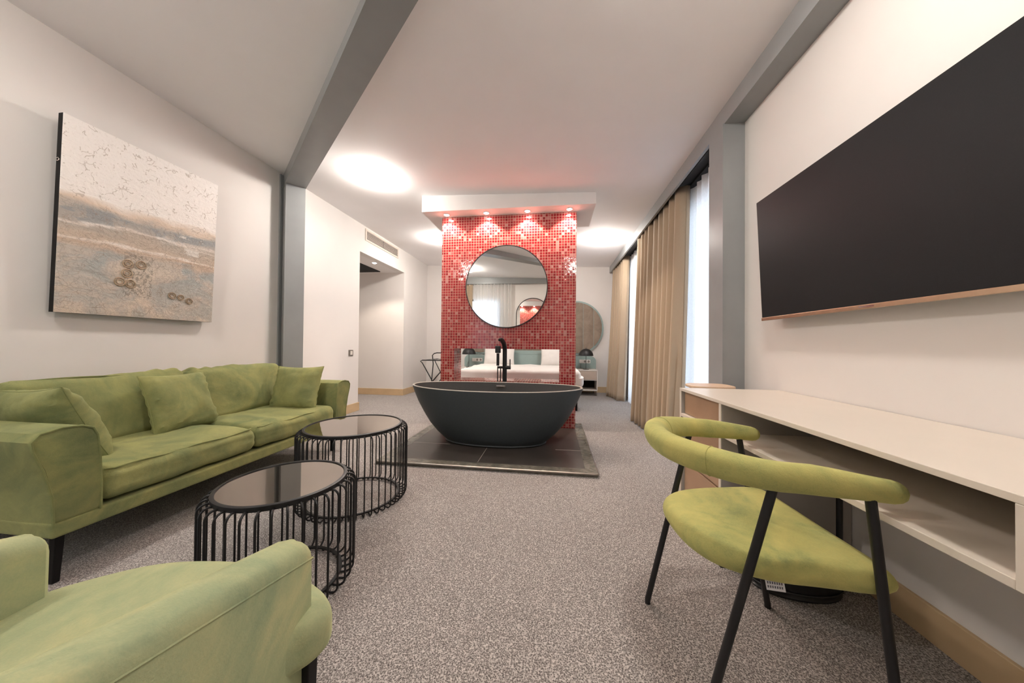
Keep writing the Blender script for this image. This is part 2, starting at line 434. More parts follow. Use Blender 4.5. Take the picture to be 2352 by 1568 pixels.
# window wall on the right beyond the pillar
WN = [(2.75, 4.05), (4.60, 6.05)]
XW = 1.44
ww = MB(); ww.box(XW, XE, 2.50, WN[0][0], 0, 2.80); ww.box(XW, XE, WN[0][1], WN[1][0], 0, 2.80); ww.box(XW, XE, WN[1][1], YF, 0, 2.80)
for a, b in WN: ww.box(XW, XE, a, b, 2.45, 2.80)
struct('wall_window_side', ww, 'wall_paint')
def window(i, mk, glassbox):
    o = struct('window_%d' % i, mk, 'window_frame_mat'); obj('pane', glassbox, 'window_glass', o, False)
for i, (a, b) in enumerate(WN):
    m = MB(); t = .05; x0, x1 = XW + .06, XW + .11
    m.box(x0, x1, a, a + t, 0.02, 2.45); m.box(x0, x1, b - t, b, 0.02, 2.45); m.box(x0, x1, a, b, 0, t); m.box(x0, x1, a, b, 2.40, 2.45); c = (a + b) / 2; m.box(x0, x1, c - t / 2, c + t / 2, 0, 2.45)
    window(i + 1, m, MB().box(x0 + .02, x0 + .026, a, b, 0.02, 2.45))
m = MB(); a, b = WR[:2]; y0, y1 = YB - .10, YB - .05
m.box(a, a + .05, y0, y1, 0, WR[2]); m.box(b - .05, b, y0, y1, 0, WR[2]); m.box(a, b, y0, y1, 0, .05); m.box(a, b, y0, y1, WR[2] - .05, WR[2])
window(3, m, MB().box(a, b, y0 + .02, y0 + .026, 0.02, WR[2]))
# painted steel: right beam, pillar, rear beam, oblique beam and column
sb = MB(); sb.hexa([(x, y, z) for z in (2.545, 2.70) for y in (YB + .0, YF) for x in (1.160, 1.40)])
struct('trim_1', MB().box(1.160, XR + .001, YB, 2.55, 2.548, 2.69), 'steel_paint')
b2 = struct('trim_2', MB().box(1.160, 1.185, 2.55, YF, 2.545, 2.69), 'steel_paint')
struct('trim_3', MB().box(1.155, XR + .15, 2.352, 2.555, 0, 2.55), 'steel_paint')
obj('edge_bead', MB().box(1.150, 1.158, 2.347, 2.356, 0, 2.548), 'steel_paint', bpy.data.objects['trim_3'], False)
struct('trim_4', MB().box(XL, 1.16, YB, YB + .14, 2.60, 2.82), 'steel_paint')
U = Vector((.776, -.631)); NN = Vector((.631, .776))
def tn(t, n): p = U * t + NN * n; return (p.x, p.y)
ob = MB()
pts = [tn(-4.36, .515), tn(.78, .515), tn(.78, .69), tn(-4.22, .69)]
pts = [(XL, (.515 - .631 * XL) / .776), (1.16, (.515 - .631 * 1.16) / .776), (1.16, (.69 - .631 * 1.16) / .776), (XL, (.69 - .631 * XL) / .776)]
vs = [(x, y, 2.652) for x, y in pts] + [(x, y, cz(x) + .02) for x, y in pts]
ob.add(vs, [(3, 2, 1, 0), (4, 5, 6, 7), (0, 1, 5, 4), (1, 2, 6, 5), (2, 3, 7, 6), (3, 0, 4, 7)])
t5 = struct('trim_5', ob, 'steel_paint')
fl = MB(); q = [(XL, (.507 - .631 * XL) / .776), (1.16, (.507 - .631 * 1.16) / .776), (1.16, (.5155 - .631 * 1.16) / .776), (XL, (.5155 - .631 * XL) / .776)]
fl.prism(q, 2.652, 2.664); obj('flange', fl, 'steel_paint', t5, False)
cp = [tn(-3.974, .513), tn(-3.974, .686), (XL - .0, (.686 - .631 * XL) / .776), (XL - .0, (.513 - .631 * XL) / .776)]
t6 = struct('trim_6', MB().prism(cp, 0, 2.652), 'steel_paint')
obj('flange', MB().box(XL, XL + .016, 2.975, 3.035, 0, 2.79), 'steel_paint', t6, False)
# skirting boards
def skirt(name, *bx):
    m = MB()
    for q in bx: m.box(*q)
    bevel(struct(name, m, 'skirting_wood'), .003)
bh = .122
skirt('baseboard_left', (XL, XL + .015, YB + .002, AY0 + .015, 0, bh), (XL, XL + .015, AY1 - .015, YF, 0, bh))
skirt('baseboard_alcove', (AX, XL, AY1 - .015, AY1, 0, bh), (AX, XL, AY0, AY0 + .015, 0, bh))
skirt('baseboard_back', (XL + .015, 1.2, YF - .015, YF, 0, bh))
skirt('baseboard_right', (XR - .015, XR, YB + .002, 2.352, 0, bh))
# ------------------------------------------------------------------ tiled wall, soffit, platform
WY, WT = 3.758, .30
tw = MB(); x0, x1, hx0, hx1, hz0, hz1 = -1.388, .250, -1.220, .064, .564, .950
zt = 2.57
tw.box(x0, hx0, WY, WY + WT, .03, zt); tw.box(hx1, x1, WY, WY + WT, .03, zt)
tw.box(hx0, hx1, WY, WY + WT, .03, hz0); tw.box(hx0, hx1, WY, WY + WT, hz1, zt)
struct('wall_mosaic', tw, 'red_mosaic')
bpy.data.objects['wall_mosaic']['label'] = 'freestanding wall of red mosaic tiles with a long slot above the tub'
sf = MB(); sx0, sx1, sy0, sy1 = -1.573, .447, 3.565, 4.25
sf.hexa([(sx0, sy0, 2.57), (sx1, sy0, 2.57), (sx0, sy1, 2.57), (sx1, sy1, 2.57), (sx0, sy0, cz(sx0) + .01), (sx1, sy0, cz(sx1) + .01), (sx0, sy1, cz(sx0) + .01), (sx1, sy1, cz(sx1) + .01)])
struct('ceiling_soffit', sf, 'soffit_paint')
PX0, PX1, PY0, PY1 = -1.46, .338, 2.463, 4.02
pf = thing('bath_platform', 'low dark tiled platform under the freestanding bathtub', 'platform', ((PX0 + PX1) / 2, 3.2, 0))
obj('tile_top', MB().box(PX0 + .09, PX1 - .09, PY0 + .09, PY1 - .09, 0, .029), 'platform_tile', pf, False)
bd = MB()
for (ax, ay, bx, by, cx_, cy_, dx, dy) in ((PX0, PY0, PX1, PY0, PX1 - .09, PY0 + .09, PX0 + .09, PY0 + .09), (PX1, PY0, PX1, PY1, PX1 - .09, PY1 - .09, PX1 - .09, PY0 + .09),
                                         (PX1, PY1, PX0, PY1, PX0 + .09, PY1 - .09, PX1 - .09, PY1 - .09), (PX0, PY1, PX0, PY0, PX0 + .09, PY0 + .09, PX0 + .09, PY1 - .09)):
    bd = MB().prism([(ax, ay), (bx, by), (cx_, cy_), (dx, dy)], 0, .030)
    bevel(obj('stone_border', bd, 'border_stone', pf, False), .002)
e = .006
def ring_path(x0, x1, y0, y1, z, r=.025, n=5):
    P = []
    for (cx_, cy_, a0) in ((x1 - r, y0 + r, -PI / 2), (x1 - r, y1 - r, 0), (x0 + r, y1 - r, PI / 2), (x0 + r, y0 + r, PI)):
        for i in range(n): a = a0 + PI / 2 * i / (n - 1); P.append((cx_ + r * math.cos(a), cy_ + r * math.sin(a), z))
    return P
obj('metal_edge', MB().tube(ring_path(PX0 - .004, PX1 + .004, PY0 - .004, PY1 + .004, .024), .0075, 8, True), 'grey_metal', pf)
for q in ((-.62, -.616, PY0 + .095, 2.95), (.02, PX1 - .09, 2.975, 2.979), (PX0 + .09, -1.0, 2.975, 2.979)):
    obj('grout_line', MB().box(*q, .028, .0300), 'grout_joint', pf, False)
# ------------------------------------------------------------------ ceiling lamps
def ceiling_lamp(x, y, z, label, mat='lamp_diffuser'):
    t = thing('ceiling_lamp', label, 'ceiling lamp', (x, y, z), 0, 'round ceiling lamps')
    obj('mount', MB().lathe([(.05, -.022), (.05, 0)], (x, y, z), 24), 'white_plastic', t)
    obj('diffuser', MB().lathe([(.02, -.086), (.070, -.084), (.082, -.074), (.086, -.050), (.084, -.026), (.07, -.022)], (x, y, z), 40), mat, t)
    obj('rim', MB().tube([(x + .084 * math.cos(a), y + .084 * math.sin(a), z - .022) for a in [2 * PI * k / 40 for k in range(40)]], .004, 6, True), 'white_plastic', t)
for x, y, lb, mt in ((-1.90, 3.10, 'glowing round ceiling lamp beyond the oblique steel beam, above the sofa end', 'lamp_diffuser_mid'), (-1.90, 5.10, 'glowing round ceiling lamp left of the tiled wall, half hidden behind it', 'lamp_diffuser'),
                 (.74, 5.10, 'glowing round ceiling lamp right of the tiled wall, near the beige curtains', 'lamp_diffuser'), (-1.98, .33, 'round ceiling lamp behind the camera, glowing in the round mirror', 'lamp_diffuser_dim')):
    ceiling_lamp(x, y, cz(x), lb, mt)
ceiling_lamp(.43, .87, cz(.43), 'round ceiling lamp right above the desk chair, just out of the photo', 'lamp_diffuser_mid')
def spot(x, y, z, label, r=.034, power=SPOT_W, col=(1, .80, .66), tilt=0, grp='recessed spotlights in the soffit'):
    t = thing('recessed_spotlight', label, 'spotlight', (x, y, z), 0, grp)
    obj('trim_ring', MB().tube([(x + r * math.cos(a), y + r * math.sin(a), z - .002) for a in [2 * PI * k / 24 for k in range(24)]], .005, 6, True), 'chrome', t)
    obj('bulb', MB().lathe([(.006, -.014), (r * .6, -.011), (r * .85, -.004), (r * .9, 0)], (x, y, z), 20), 'spot_bulb', t)
    ld = bpy.data.lights.new('spot', 'SPOT'); ld.energy = power; ld.color = col; ld.spot_size = math.radians(118); ld.spot_blend = .35; ld.shadow_soft_size = .012
    lo = bpy.data.objects.new('beam_light', ld); COL.objects.link(lo); lo.parent = t; lo.location = (0, 0, -.022); lo.rotation_euler = (tilt, 0, 0)
for x, lb in ((-1.304, 'leftmost recessed spotlight in the soffit over the tiled wall'), (-.812, 'second recessed spotlight from the left in the soffit over the tiled wall'),
              (-.323, 'third recessed spotlight from the left in the soffit over the tiled wall'), (.163, 'rightmost recessed spotlight in the soffit over the tiled wall')):
    spot(x, 3.672, 2.57, lb)
spot(-3.068, 5.043, HZ, 'small recessed spotlight in the alcove ceiling under the air vent', .04, 14, (1, .85, .72), 0, 'alcove spotlight')
# dark access grille in alcove ceiling
g = MB().box(-3.80, -3.32, 4.60, 5.66, HZ - .012, HZ); tag(obj('ceiling_grille', g, 'dark_void', None, False), 'dark access grille in the alcove ceiling behind the small spotlight', 'grille')
# air vent
vt = thing('air_vent', 'long white framed air vent high on the left wall above the alcove', 'air vent', (XL, 5.03, 2.68))
y0, y1, z0, z1 = 4.51, 5.545, 2.590, 2.776
fr = MB(); t = .03
fr.box(XL, XL + .012, y0, y1, z0, z0 + t); fr.box(XL, XL + .012, y0, y1, z1 - t, z1); fr.box(XL, XL + .012, y0, y0 + t, z0 + t, z1 - t); fr.box(XL, XL + .012, y1 - t, y1, z0 + t, z1 - t)
bevel(obj('frame', fr, 'vent_white', vt, False), .002)
obj('backing', MB().box(XL + .0005, XL + .002, y0 + t, y1 - t, z0 + t, z1 - t), 'dark_void', vt, False)
obj('mullion', MB().box(XL + .002, XL + .010, 5.02, 5.032, z0 + t, z1 - t), 'black_metal', vt, False)
for i in range(7):
    z = z0 + t + .012 + i * .0172
    obj('slat', MB().box(XL + .003, XL + .011, y0 + t, y1 - t, z, z + .006), 'vent_white', vt, False)
# wall switch
sw = thing('wall_switch', 'grey square light switch on the left wall beside the alcove', 'switch', (XL, 4.197, .862))
bevel(obj('plate', MB().box(XL, XL + .010, 4.150, 4.245, .820, .905), 'grey_metal', sw, False), .002)
bevel(obj('rocker', MB().box(XL + .010, XL + .015, 4.172, 4.223, .834, .891), 'chrome', sw, False), .001)
# ------------------------------------------------------------------ mirrors
def round_mirror():
    c = (-.578, WY - .012, 1.70); r = .495
    t = thing('round_mirror', 'large round mirror with thin black frame on the red mosaic wall', 'mirror', (c[0], WY, c[2]))
    n = 96
    m = MB(); cir = [(c[0] + (r - .006) * math.cos(2 * PI * k / n), c[2] + (r - .006) * math.sin(2 * PI * k / n)) for k in range(n)]
    m.add([(x, WY - .018, z) for x, z in cir] + [(x, WY - .010, z) for x, z in cir], [tuple(range(n)), tuple(range(n, 2 * n))[::-1]] + [(i, (i + 1) % n, n + (i + 1) % n, n + i) for i in range(n)])
    o = obj('mirror_glass', m, 'mirror_glass', t, False)
    f = MB(); prof = [(-.006, -.022), (.004, -.022), (.004, 0), (-.006, 0)]
    rows = [[(c[0] + (r + a) * math.cos(2 * PI * k / n), WY + b, c[2] + (r + a) * math.sin(2 * PI * k / n)) for k in range(n)] for a, b in prof + prof[:1]]
    f.grid(rows, True); obj('frame', f, 'black_metal', t)
round_mirror()
def arch_mirror():
    xc, hw, zt = -.56, .435, 2.226
    t = thing('arched_mirror', 'tall arched mirror on the wall behind the camera, seen inside the round mirror', 'mirror', (xc, YB, 0))
    n = 40; P = [(xc - hw, .12), (xc + hw, .12)] + [(xc + hw * math.cos(PI * k / n), zt - hw + hw * math.sin(PI * k / n)) for k in range(n + 1)]
    k = len(P); m = MB().add([(x, YB + .012, z) for x, z in P] + [(x, YB + .004, z) for x, z in P], [tuple(range(k))[::-1], tuple(range(k, 2 * k))] + [(i, (i + 1) % k, k + (i + 1) % k, k + i) for i in range(k)])
    obj('mirror_glass', m, 'mirror_glass', t, False)
    obj('frame', MB().tube([(x, YB + .012, z) for x, z in P], .010, 6, True), 'black_metal', t)
arch_mirror()
# ------------------------------------------------------------------ curtains
def curtain(name, label, x_top, x_bot, ya, yb, ya2, yb2, z0, z1, amp0, amp1, folds, mat, cat, grp, seed, along='y', thick=0.004):
    rnd = random.Random(seed); nx = folds * 20; nzn = 26; rows = []
    ph = [rnd.uniform(-.6, .6) for _ in range(folds + 2)]; am = [rnd.uniform(.75, 1.3) if amp1 > .04 else rnd.uniform(.6, 1.2) for _ in range(folds + 2)]
    for j in range(nzn + 1):
        t = j / nzn; z = z0 + (z1 - z0) * t; k = (1 - t) ** 1.3
        row = []
        if amp1 > .04:
            for i in range(6): q = 1 - i / 6; row.append((x_top + (x_bot - x_top) * k + .5 * (.11 * k + .03 * (1 - k)) + .03 + .012 * math.sin(q * 7) + .05 * q, ya + (ya2 - ya) * k - .012 * math.sin(q * 3), z))
        for i in range(nx + 1):
            s = i / nx; u = s * folds; fi = int(u)
            a = am[fi] * (1 - (u - fi)) + am[fi + 1] * (u - fi); p = ph[fi] * (1 - (u - fi)) + ph[fi + 1] * (u - fi)
            amp = (amp1 + (amp0 - amp1) * k) * a
            off = amp * math.sin(2 * PI * u + p + .25 * math.sin(3 * t + fi)) + .35 * amp * math.sin(4 * PI * u + 2 * p)
            tube_fold = amp1 > .035 and along == 'y'
            if tube_fold: off = .045 - amp * 1.25 * abs(math.sin(PI * (u + .12 * math.sin(p * 3 + t * 2)))) ** .5
            y = (ya + (ya2 - ya) * k) + ((yb - ya) + ((yb2 - yb) - (ya2 - ya)) * k) * s + .22 * amp * math.cos(2 * PI * u + p) - (.0 if amp1 > .04 else 0) * ((yb - ya) / folds / .13) * math.sin(4 * PI * u + 2 * p) * (.5 + .5 * k)
            x = x_top + (x_bot - x_top) * k + off + ((.5 - s) * (.11 * k + .03 * (1 - k)) if amp1 > .035 and along == 'y' else 0)
            zz = z - (0.0 if t < 1 else .012 * abs(math.sin(PI * u)))
            row.append((x, y, zz) if along == 'y' else (y, x, zz))
        rows.append(row)
    o = obj(name, MB().grid(rows), mat)
    if thick:
        sm = o.modifiers.new('solid', 'SOLIDIFY'); sm.thickness = thick
    o.data.polygons.foreach_set('use_smooth', [True] * len(o.data.polygons))
    return tag(o, label, cat, grp)
curtain('curtain', 'floor length beige curtain gathered between the two right hand windows', 1.225, 1.115, 3.33, 4.85, 3.30, 4.42, .012, 2.60, .068, .048, 9, 'beige_curtain', 'curtain', 'beige curtains along the window wall', 3)
curtain('curtain', 'floor length beige curtain at the far corner beside the bedside table', 1.215, 1.12, 5.80, 6.75, 5.85, 6.50, .012, 2.60, .062, .046, 6, 'beige_curtain', 'curtain', 'beige curtains along the window wall', 11)
curtain('sheer_curtain', 'white sheer curtain glowing with daylight next to the grey pillar', 1.365, 1.35, 2.60, 3.75, 2.60, 3.75, .01, 2.58, .034, .030, 9, 'white_sheer', 'sheer curtain', 'white sheer curtains', 5, thick=0)
curtain('sheer_curtain', 'white sheer curtain glowing with daylight between the two beige curtains', 1.350, 1.33, 4.50, 5.85, 4.40, 5.80, .01, 2.60, .028, .02, 12, 'white_sheer', 'sheer curtain', 'white sheer curtains', 8, thick=0)
curtain('sheer_curtain', 'white sheer curtain over the rear window, seen in the round mirror', YB + .10, YB + .10, -2.14, -1.12, -2.14, -1.12, .01, 2.60, .022, .022, 11, 'white_sheer', 'sheer curtain', 'white sheer curtains', 9, 'x', 0)
curtain('curtain', 'narrow beige curtain at the rear window, seen at the left of the round mirror', YB + .12, YB + .12, -2.64, -2.16, -2.64, -2.16, .01, 2.60, .03, .025, 5, 'beige_curtain', 'curtain', 'beige curtains along the window wall', 10, 'x')
trk = thing('curtain_track', 'black curtain tracks in the recess behind the grey fascia', 'curtain track', (1.25, 4.6, 2.62))
for x in (1.215, 1.255, 1.355):
    obj('rail', MB().box(x - .010, x + .010, 2.56, YF - .01, 2.612, 2.632), 'dark_track', trk, False)
obj('recess_board', MB().box(1.186, XW, 2.556, YF, 2.634, 2.65), 'dark_track', trk, False)
# ------------------------------------------------------------------ bathtub
def bathtub():
    cx_, cy_ = -.583, 3.16; A, B = .866, .385; z0, z1 = .031, .578
    t = thing('bathtub', 'oval dark grey freestanding bathtub on the tiled platform', 'bathtub', (cx_, cy_, z0))
    n = 96
    def ringp(a, b, z, lift=0):
        P = []
        for k in range(n):
            an = 2 * PI * k / n; c, s = math.cos(an), math.sin(an); ex = 2 / 2.15
            x = a * math.copysign(abs(c) ** ex, c); y = b * math.copysign(abs(s) ** ex, s)
            P.append((cx_ + x, cy_ + y, z + lift * c * c))
        return P
    prof = [(.50, .235, 0), (.515, .25, .012), (.505, .245, .022), (.53, .262, .04), (.60, .292, .10), (.68, .322, .19), (.745, .345, .29), (.803, .363, .39), (.844, .377, .48), (.863, .384, .53), (A, B, .541)]
    body = MB(); rows = [ringp(a, b, z0 + z, .012 * (z / .54) ** 3) for a, b, z in prof]
    body.grid(rows, True); body.f.append(tuple(range(n))[::-1]); obj('shell', body, 'tub_stone', t)
    rim = MB(); H = z1 - z0; rr = []
    for a in range(0, 9):
        th = PI * a / 8; rr.append(ringp(A - .010 + .0105 * math.cos(th), B - .010 + .0105 * math.cos(th), z0 + .541 + .0065 * math.sin(th), .012))
    rim.grid(rr, True); obj('rim', rim, 'tub_rim', t)
    ins = MB(); ip = [(A - .020, B - .020, .541), (A - .03, B - .028, .50), (A - .07, B - .05, .38), (A - .14, B - .08, .25), (A - .24, B - .12, .14), (A - .34, B - .17, .09), (.2, .08, .075)]
    ins.grid([ringp(a, b, z0 + z, .012 * (z / .54) ** 3) for a, b, z in ip], True); ins.f.append(tuple(range(6 * n, 7 * n))); obj('basin', ins, 'tub_inside', t)
    ov = MB().rbox((-.590, cy_ + B - .034, .525), (.052, .006, .014), .005, 3, M=Matrix.Rotation(.10, 3, 'X')); o = obj('overflow_plate', ov, 'chrome', t)
    obj('slot', MB().box(-.622, -.558, cy_ + B - .0425, cy_ + B - .040, .519, .524), 'dark_void', o, False)
bathtub()
def bath_tap():
    x, y = -.572, 3.66
    t = thing('bath_mixer', 'tall black floor standing bath mixer behind the tub', 'tap', (x, y, .03))
    obj('base_plate', MB().lathe([(.045, 0), (.045, .012), (.03, .016)], (x, y, .03), 28), 'black_metal', t)
    P = [(x, y, .04), (x, y, .92)] + [(x - .028 * (1 - math.cos(a)), y - .16 * (1 - math.cos(a)), .92 + .14 * math.sin(a)) for a in [PI / 2 * k / 9 for k in range(1, 10)]]
    P.append((x - .035, y - .185, 1.052))
    obj('column_spout', MB().tube(P, [.026] * (len(P) - 4) + [.025, .022, .018, .015], 16), 'black_metal', t)
    obj('valve_arm', MB().tube([(x - .085, y - .01, .735), (x - .02, y - .01, .735)], .014, 14), 'black_metal', t)
    obj('valve_body', MB().tube([(x + .015, y - .01, .735), (x + .072, y - .01, .735)], .022, 16), 'black_metal', t)
    obj('lever', MB().rbox((x + .064, y - .01, .790), (.006, .008, .042), .003, 2), 'black_metal', t)
    hs = MB(); hs.tube([(x - .078, y - .02, .755), (x - .078, y - .02, .90)], .017, 14); 
    h = obj('hand_shower', hs, 'black_metal', t); obj('shower_head', MB().rbox((x - .078, y - .02, .945), (.032, .016, .042), .008, 3), 'black_metal', h)
    P = []
    for k in range(25):
        s = k / 24; a = PI * s; P.append((x - .080 + .035 * s, y - .02 - .01 * math.sin(a), .73 - .50 * math.sin(a) ** .6 + 0 * s))
    obj('hose', MB().tube(P, .0065, 8), 'black_metal', t)
bath_tap()
# ------------------------------------------------------------------ sofa
def fab(amp, sc, seed):
    def d(w, q, nn):
        k = nz(w.x + seed, w.y + seed * 1.7, w.z, sc) * amp + nz(w.x * .4 + seed, w.y * 1.8, w.z * 2 + seed, sc * 3.2) * amp * .35
        return w + nn * k
    return d
def sofa():
    t = thing('sofa', 'olive green velvet two seater sofa against the left wall', 'sofa', (-2.42, 1.88, 0))
    XF, XBk = -1.955, -2.875; Y0, Y1 = 1.0, 2.765
    obj('base', MB().rbox(((XF + XBk) / 2, (Y0 + Y1) / 2, .245), ((XF - XBk) / 2, (Y1 - Y0) / 2, .032), .012, 10), 'green_velvet', t)
    prof = [(1.004, .268), (.998, .38), (.975, .49), (.948, .575), (.944, .612), (.965, .640), (1.02, .652), (1.075, .648), (1.108, .632), (1.122, .60), (1.132, .50), (1.138, .38), (1.138, .268)]
    def arm(flip):
        pr = [(p[0] if not flip else Y0 + Y1 - p[0], p[1]) for p in prof]
        c = (sum(p[0] for p in pr) / len(pr), sum(p[1] for p in pr) / len(pr)); rows = []
        xs = [(XF + .002, .93), (XF - .003, .975), (XF - .012, 1.0)] + [(XF - .012 - .88 * k / 20, 1.0) for k in range(1, 21)] + [(XBk + .003, .975), (XBk, .93)]
        for x, s in xs:
            d = fab(.006, 6, 3 + flip); rows.append([tuple(d(Vector((x, c[1 - 1] + (p[0] - c[0]) * s, c[1] + (p[1] - c[1]) * s)), None, Vector((0, (p[0] - c[0]) * 6, 0)).normalized() * .8)) for p in pr])
        m = MB().grid(rows, True); k = len(pr); m.f.append(tuple(range(k))); m.f.append(tuple(range((len(rows) - 1) * k, len(rows) * k)))
        a = obj('arm', m, 'green_velvet', t)
        pp = [(XF + .001, c[0] + (p[0] - c[0]) * .985, c[1] + (p[1] - c[1]) * .985) for p in pr]
        obj('piping', MB().tube(pp, .0048, 6), 'piping_velvet', a)
    arm(0); arm(1)
    obj('back_frame', MB().rbox((XBk + .085, (Y0 + Y1) / 2, .46), (.085, .80, .20), .05, 14, fab(.004, 5, 9)), 'green_velvet', t)
    for i, (a, b) in enumerate(((1.142, 1.868), (1.874, 2.618))):
        hx = .37
        def fn(w, q, nn, i=i):
            pf = (1 - q.x ** 2 * .55) * (1 - q.y ** 4 * .5); w = w.copy()
            if q.z > 0: w.z += .016 * pf - .014 * max(0, q.x) ** 3
            return fab(.011, 5.5, 20 + i * 7)(w, q, nn)
        c = ((XF + .004) - hx, (a + b) / 2, .366); h = (hx, (b - a) / 2, .075)
        s = obj('seat_cushion', MB().rbox(c, h, .046, 16, fn), 'green_velvet', t)
        zz = .429
        P = [(c[0] + hx - .035, a + .02, zz)] + [(c[0] + hx - .019 + .0 * k, a + .045 + (b - a - .09) * k / 14, zz - .002 + .004 * math.sin(k)) for k in range(15)] + [(c[0] + hx - .035, b - .02, zz)]
        obj('piping', MB().tube(P, .0042, 6), 'piping_velvet', s)
    for i, (a, b) in enumerate(((1.135, 1.885), (1.905, 2.665))):
        def fn(w, q, nn, i=i):
            w = w.copy()
            if q.x > 0: w.x += .028 * (1 - q.z ** 2) * (1 - q.y ** 2)
            w.z += .006 * math.sin(q.y * 3 + i)
            e = abs(q.y - (.75 if i == 0 else -.75)); k = max(0, 1 - e / .6) * max(0, q.z + .3)
            w = w + nn * .007 * k * math.sin(26 * q.y * (1 if i == 0 else -1) + 9 * q.z + 3 * nz(q.y, q.z, i, 2))
            return fab(.018, 5, 40 + i * 9)(w, q, nn)
        R = Matrix.Rotation(-.26, 3, 'Y')
        bc = obj('back_cushion', MB().rbox((-2.585, (a + b) / 2, .60), (.088, (b - a) / 2, .205), .055, 16, fn, R), 'green_velvet', t)
        q = [R @ Vector((.05, 0, .19))][0]
        P = [(-2.585 + q.x + .012, a + .04 + (b - a - .08) * k / 12, .60 + q.z + .006 * math.sin(k * .5 + i)) for k in range(13)]
        obj('piping', MB().tube(P, .004, 6), 'piping_velvet', bc)
    for (x, y, dx, dy) in ((-2.035, 1.058, -.008, -.004), (-2.035, 2.70, -.008, .004), (-2.80, 1.065, .01, -.004), (-2.80, 2.70, .01, .004)):
        m = MB(); m.hexa([(x + dx - .013, y + dy - .011, 0), (x + dx + .013, y + dy - .011, 0), (x + dx - .013, y + dy + .011, 0), (x + dx + .013, y + dy + .011, 0),
                          (x - .017, y - .014, .216), (x + .017, y - .014, .216), (x - .017, y + .014, .216), (x + .017, y + .014, .216)])
        bevel(obj('leg', m, 'black_wood', t, False), .003)
sofa()
def pillow(label, c, right, up, w, h, th, seed):
    r = Vector(right).normalized(); u = Vector(up).normalized(); u = (u - r * u.dot(r)).normalized(); nrm = r.cross(u)
    n = 26; rows = []; m = MB()
    def pt(a, b, sg):
        ea, eb = abs(a), abs(b)
        pin = 1 - .075 * (1 - eb ** 2) * ea ** 4 ; pin2 = 1 - .075 * (1 - ea ** 2) * eb ** 4
        x = a * w / 2 * pin; y = b * h / 2 * pin2
        t = th / 2 * max(0, (1 - ea ** 3.0)) ** .55 * max(0, (1 - eb ** 3.0)) ** .55
        edge = max(ea, eb)
        wr = .014 * nz(a * 2 + seed, b * 2, sg) + .009 * nz(a * 5 + seed, b * 9, sg + 3) * (.3 + edge) + .0065 * math.sin((a * (1 if eb > ea else 0) + b * (1 if ea >= eb else 0)) * 21 + seed) * max(0, edge - .55) * 2
        t = t + wr * (1 if t > .002 else 0) * min(1, t / .03)
        return Vector(c) + r * x + u * y + nrm * (sg * max(t, 0))
    lin = [-1 + 2 * (0.5 - 0.5 * math.cos(PI * k / n)) for k in range(n + 1)]
    front = [[pt(a, b, 1) for a in lin] for b in lin]; back = [[pt(a, b, -1) for a in lin] for b in lin]
    m.grid(front); m.grid([row[::-1] for row in back])
    o = obj('cushion', m, 'green_velvet')
    import bmesh
    bm = bmesh.new(); bm.from_mesh(o.data); bmesh.ops.remove_doubles(bm, verts=bm.verts, dist=.0008); bmesh.ops.recalc_face_normals(bm, faces=bm.faces); bm.to_mesh(o.data); bm.free()
    o.data.polygons.foreach_set('use_smooth', [True] * len(o.data.polygons))
    tag(o, label, 'cushion', 'square throw cushions on the sofa')
    e = [pt(a, -1, 0) for a in lin] + [pt(1, b, 0) for b in lin[1:]] + [pt(a, 1, 0) for a in lin[::-1][1:]] + [pt(-1, b, 0) for b in lin[::-1][1:-1]]
    obj('seam', MB().tube(e, .0028, 5, True), 'piping_velvet', o)
    return o
pillow('square green cushion tucked into the near corner of the sofa against the armrest', (-2.345, 1.205, .595), (.40, -.02, .03), (-.15, -.13, .33), .42, .40, .17, 1)
pillow('square green cushion leaning where the two back cushions of the sofa meet', (-2.395, 1.750, .613), (-.02, .345, 0), (-.13, .095, .36), .37, .38, .15, 5)
pillow('square green cushion standing at the far end of the sofa against the far armrest', (-2.235, 2.500, .605), (.36, .075, 0), (.02, .13, .35), .39, .39, .15, 9)
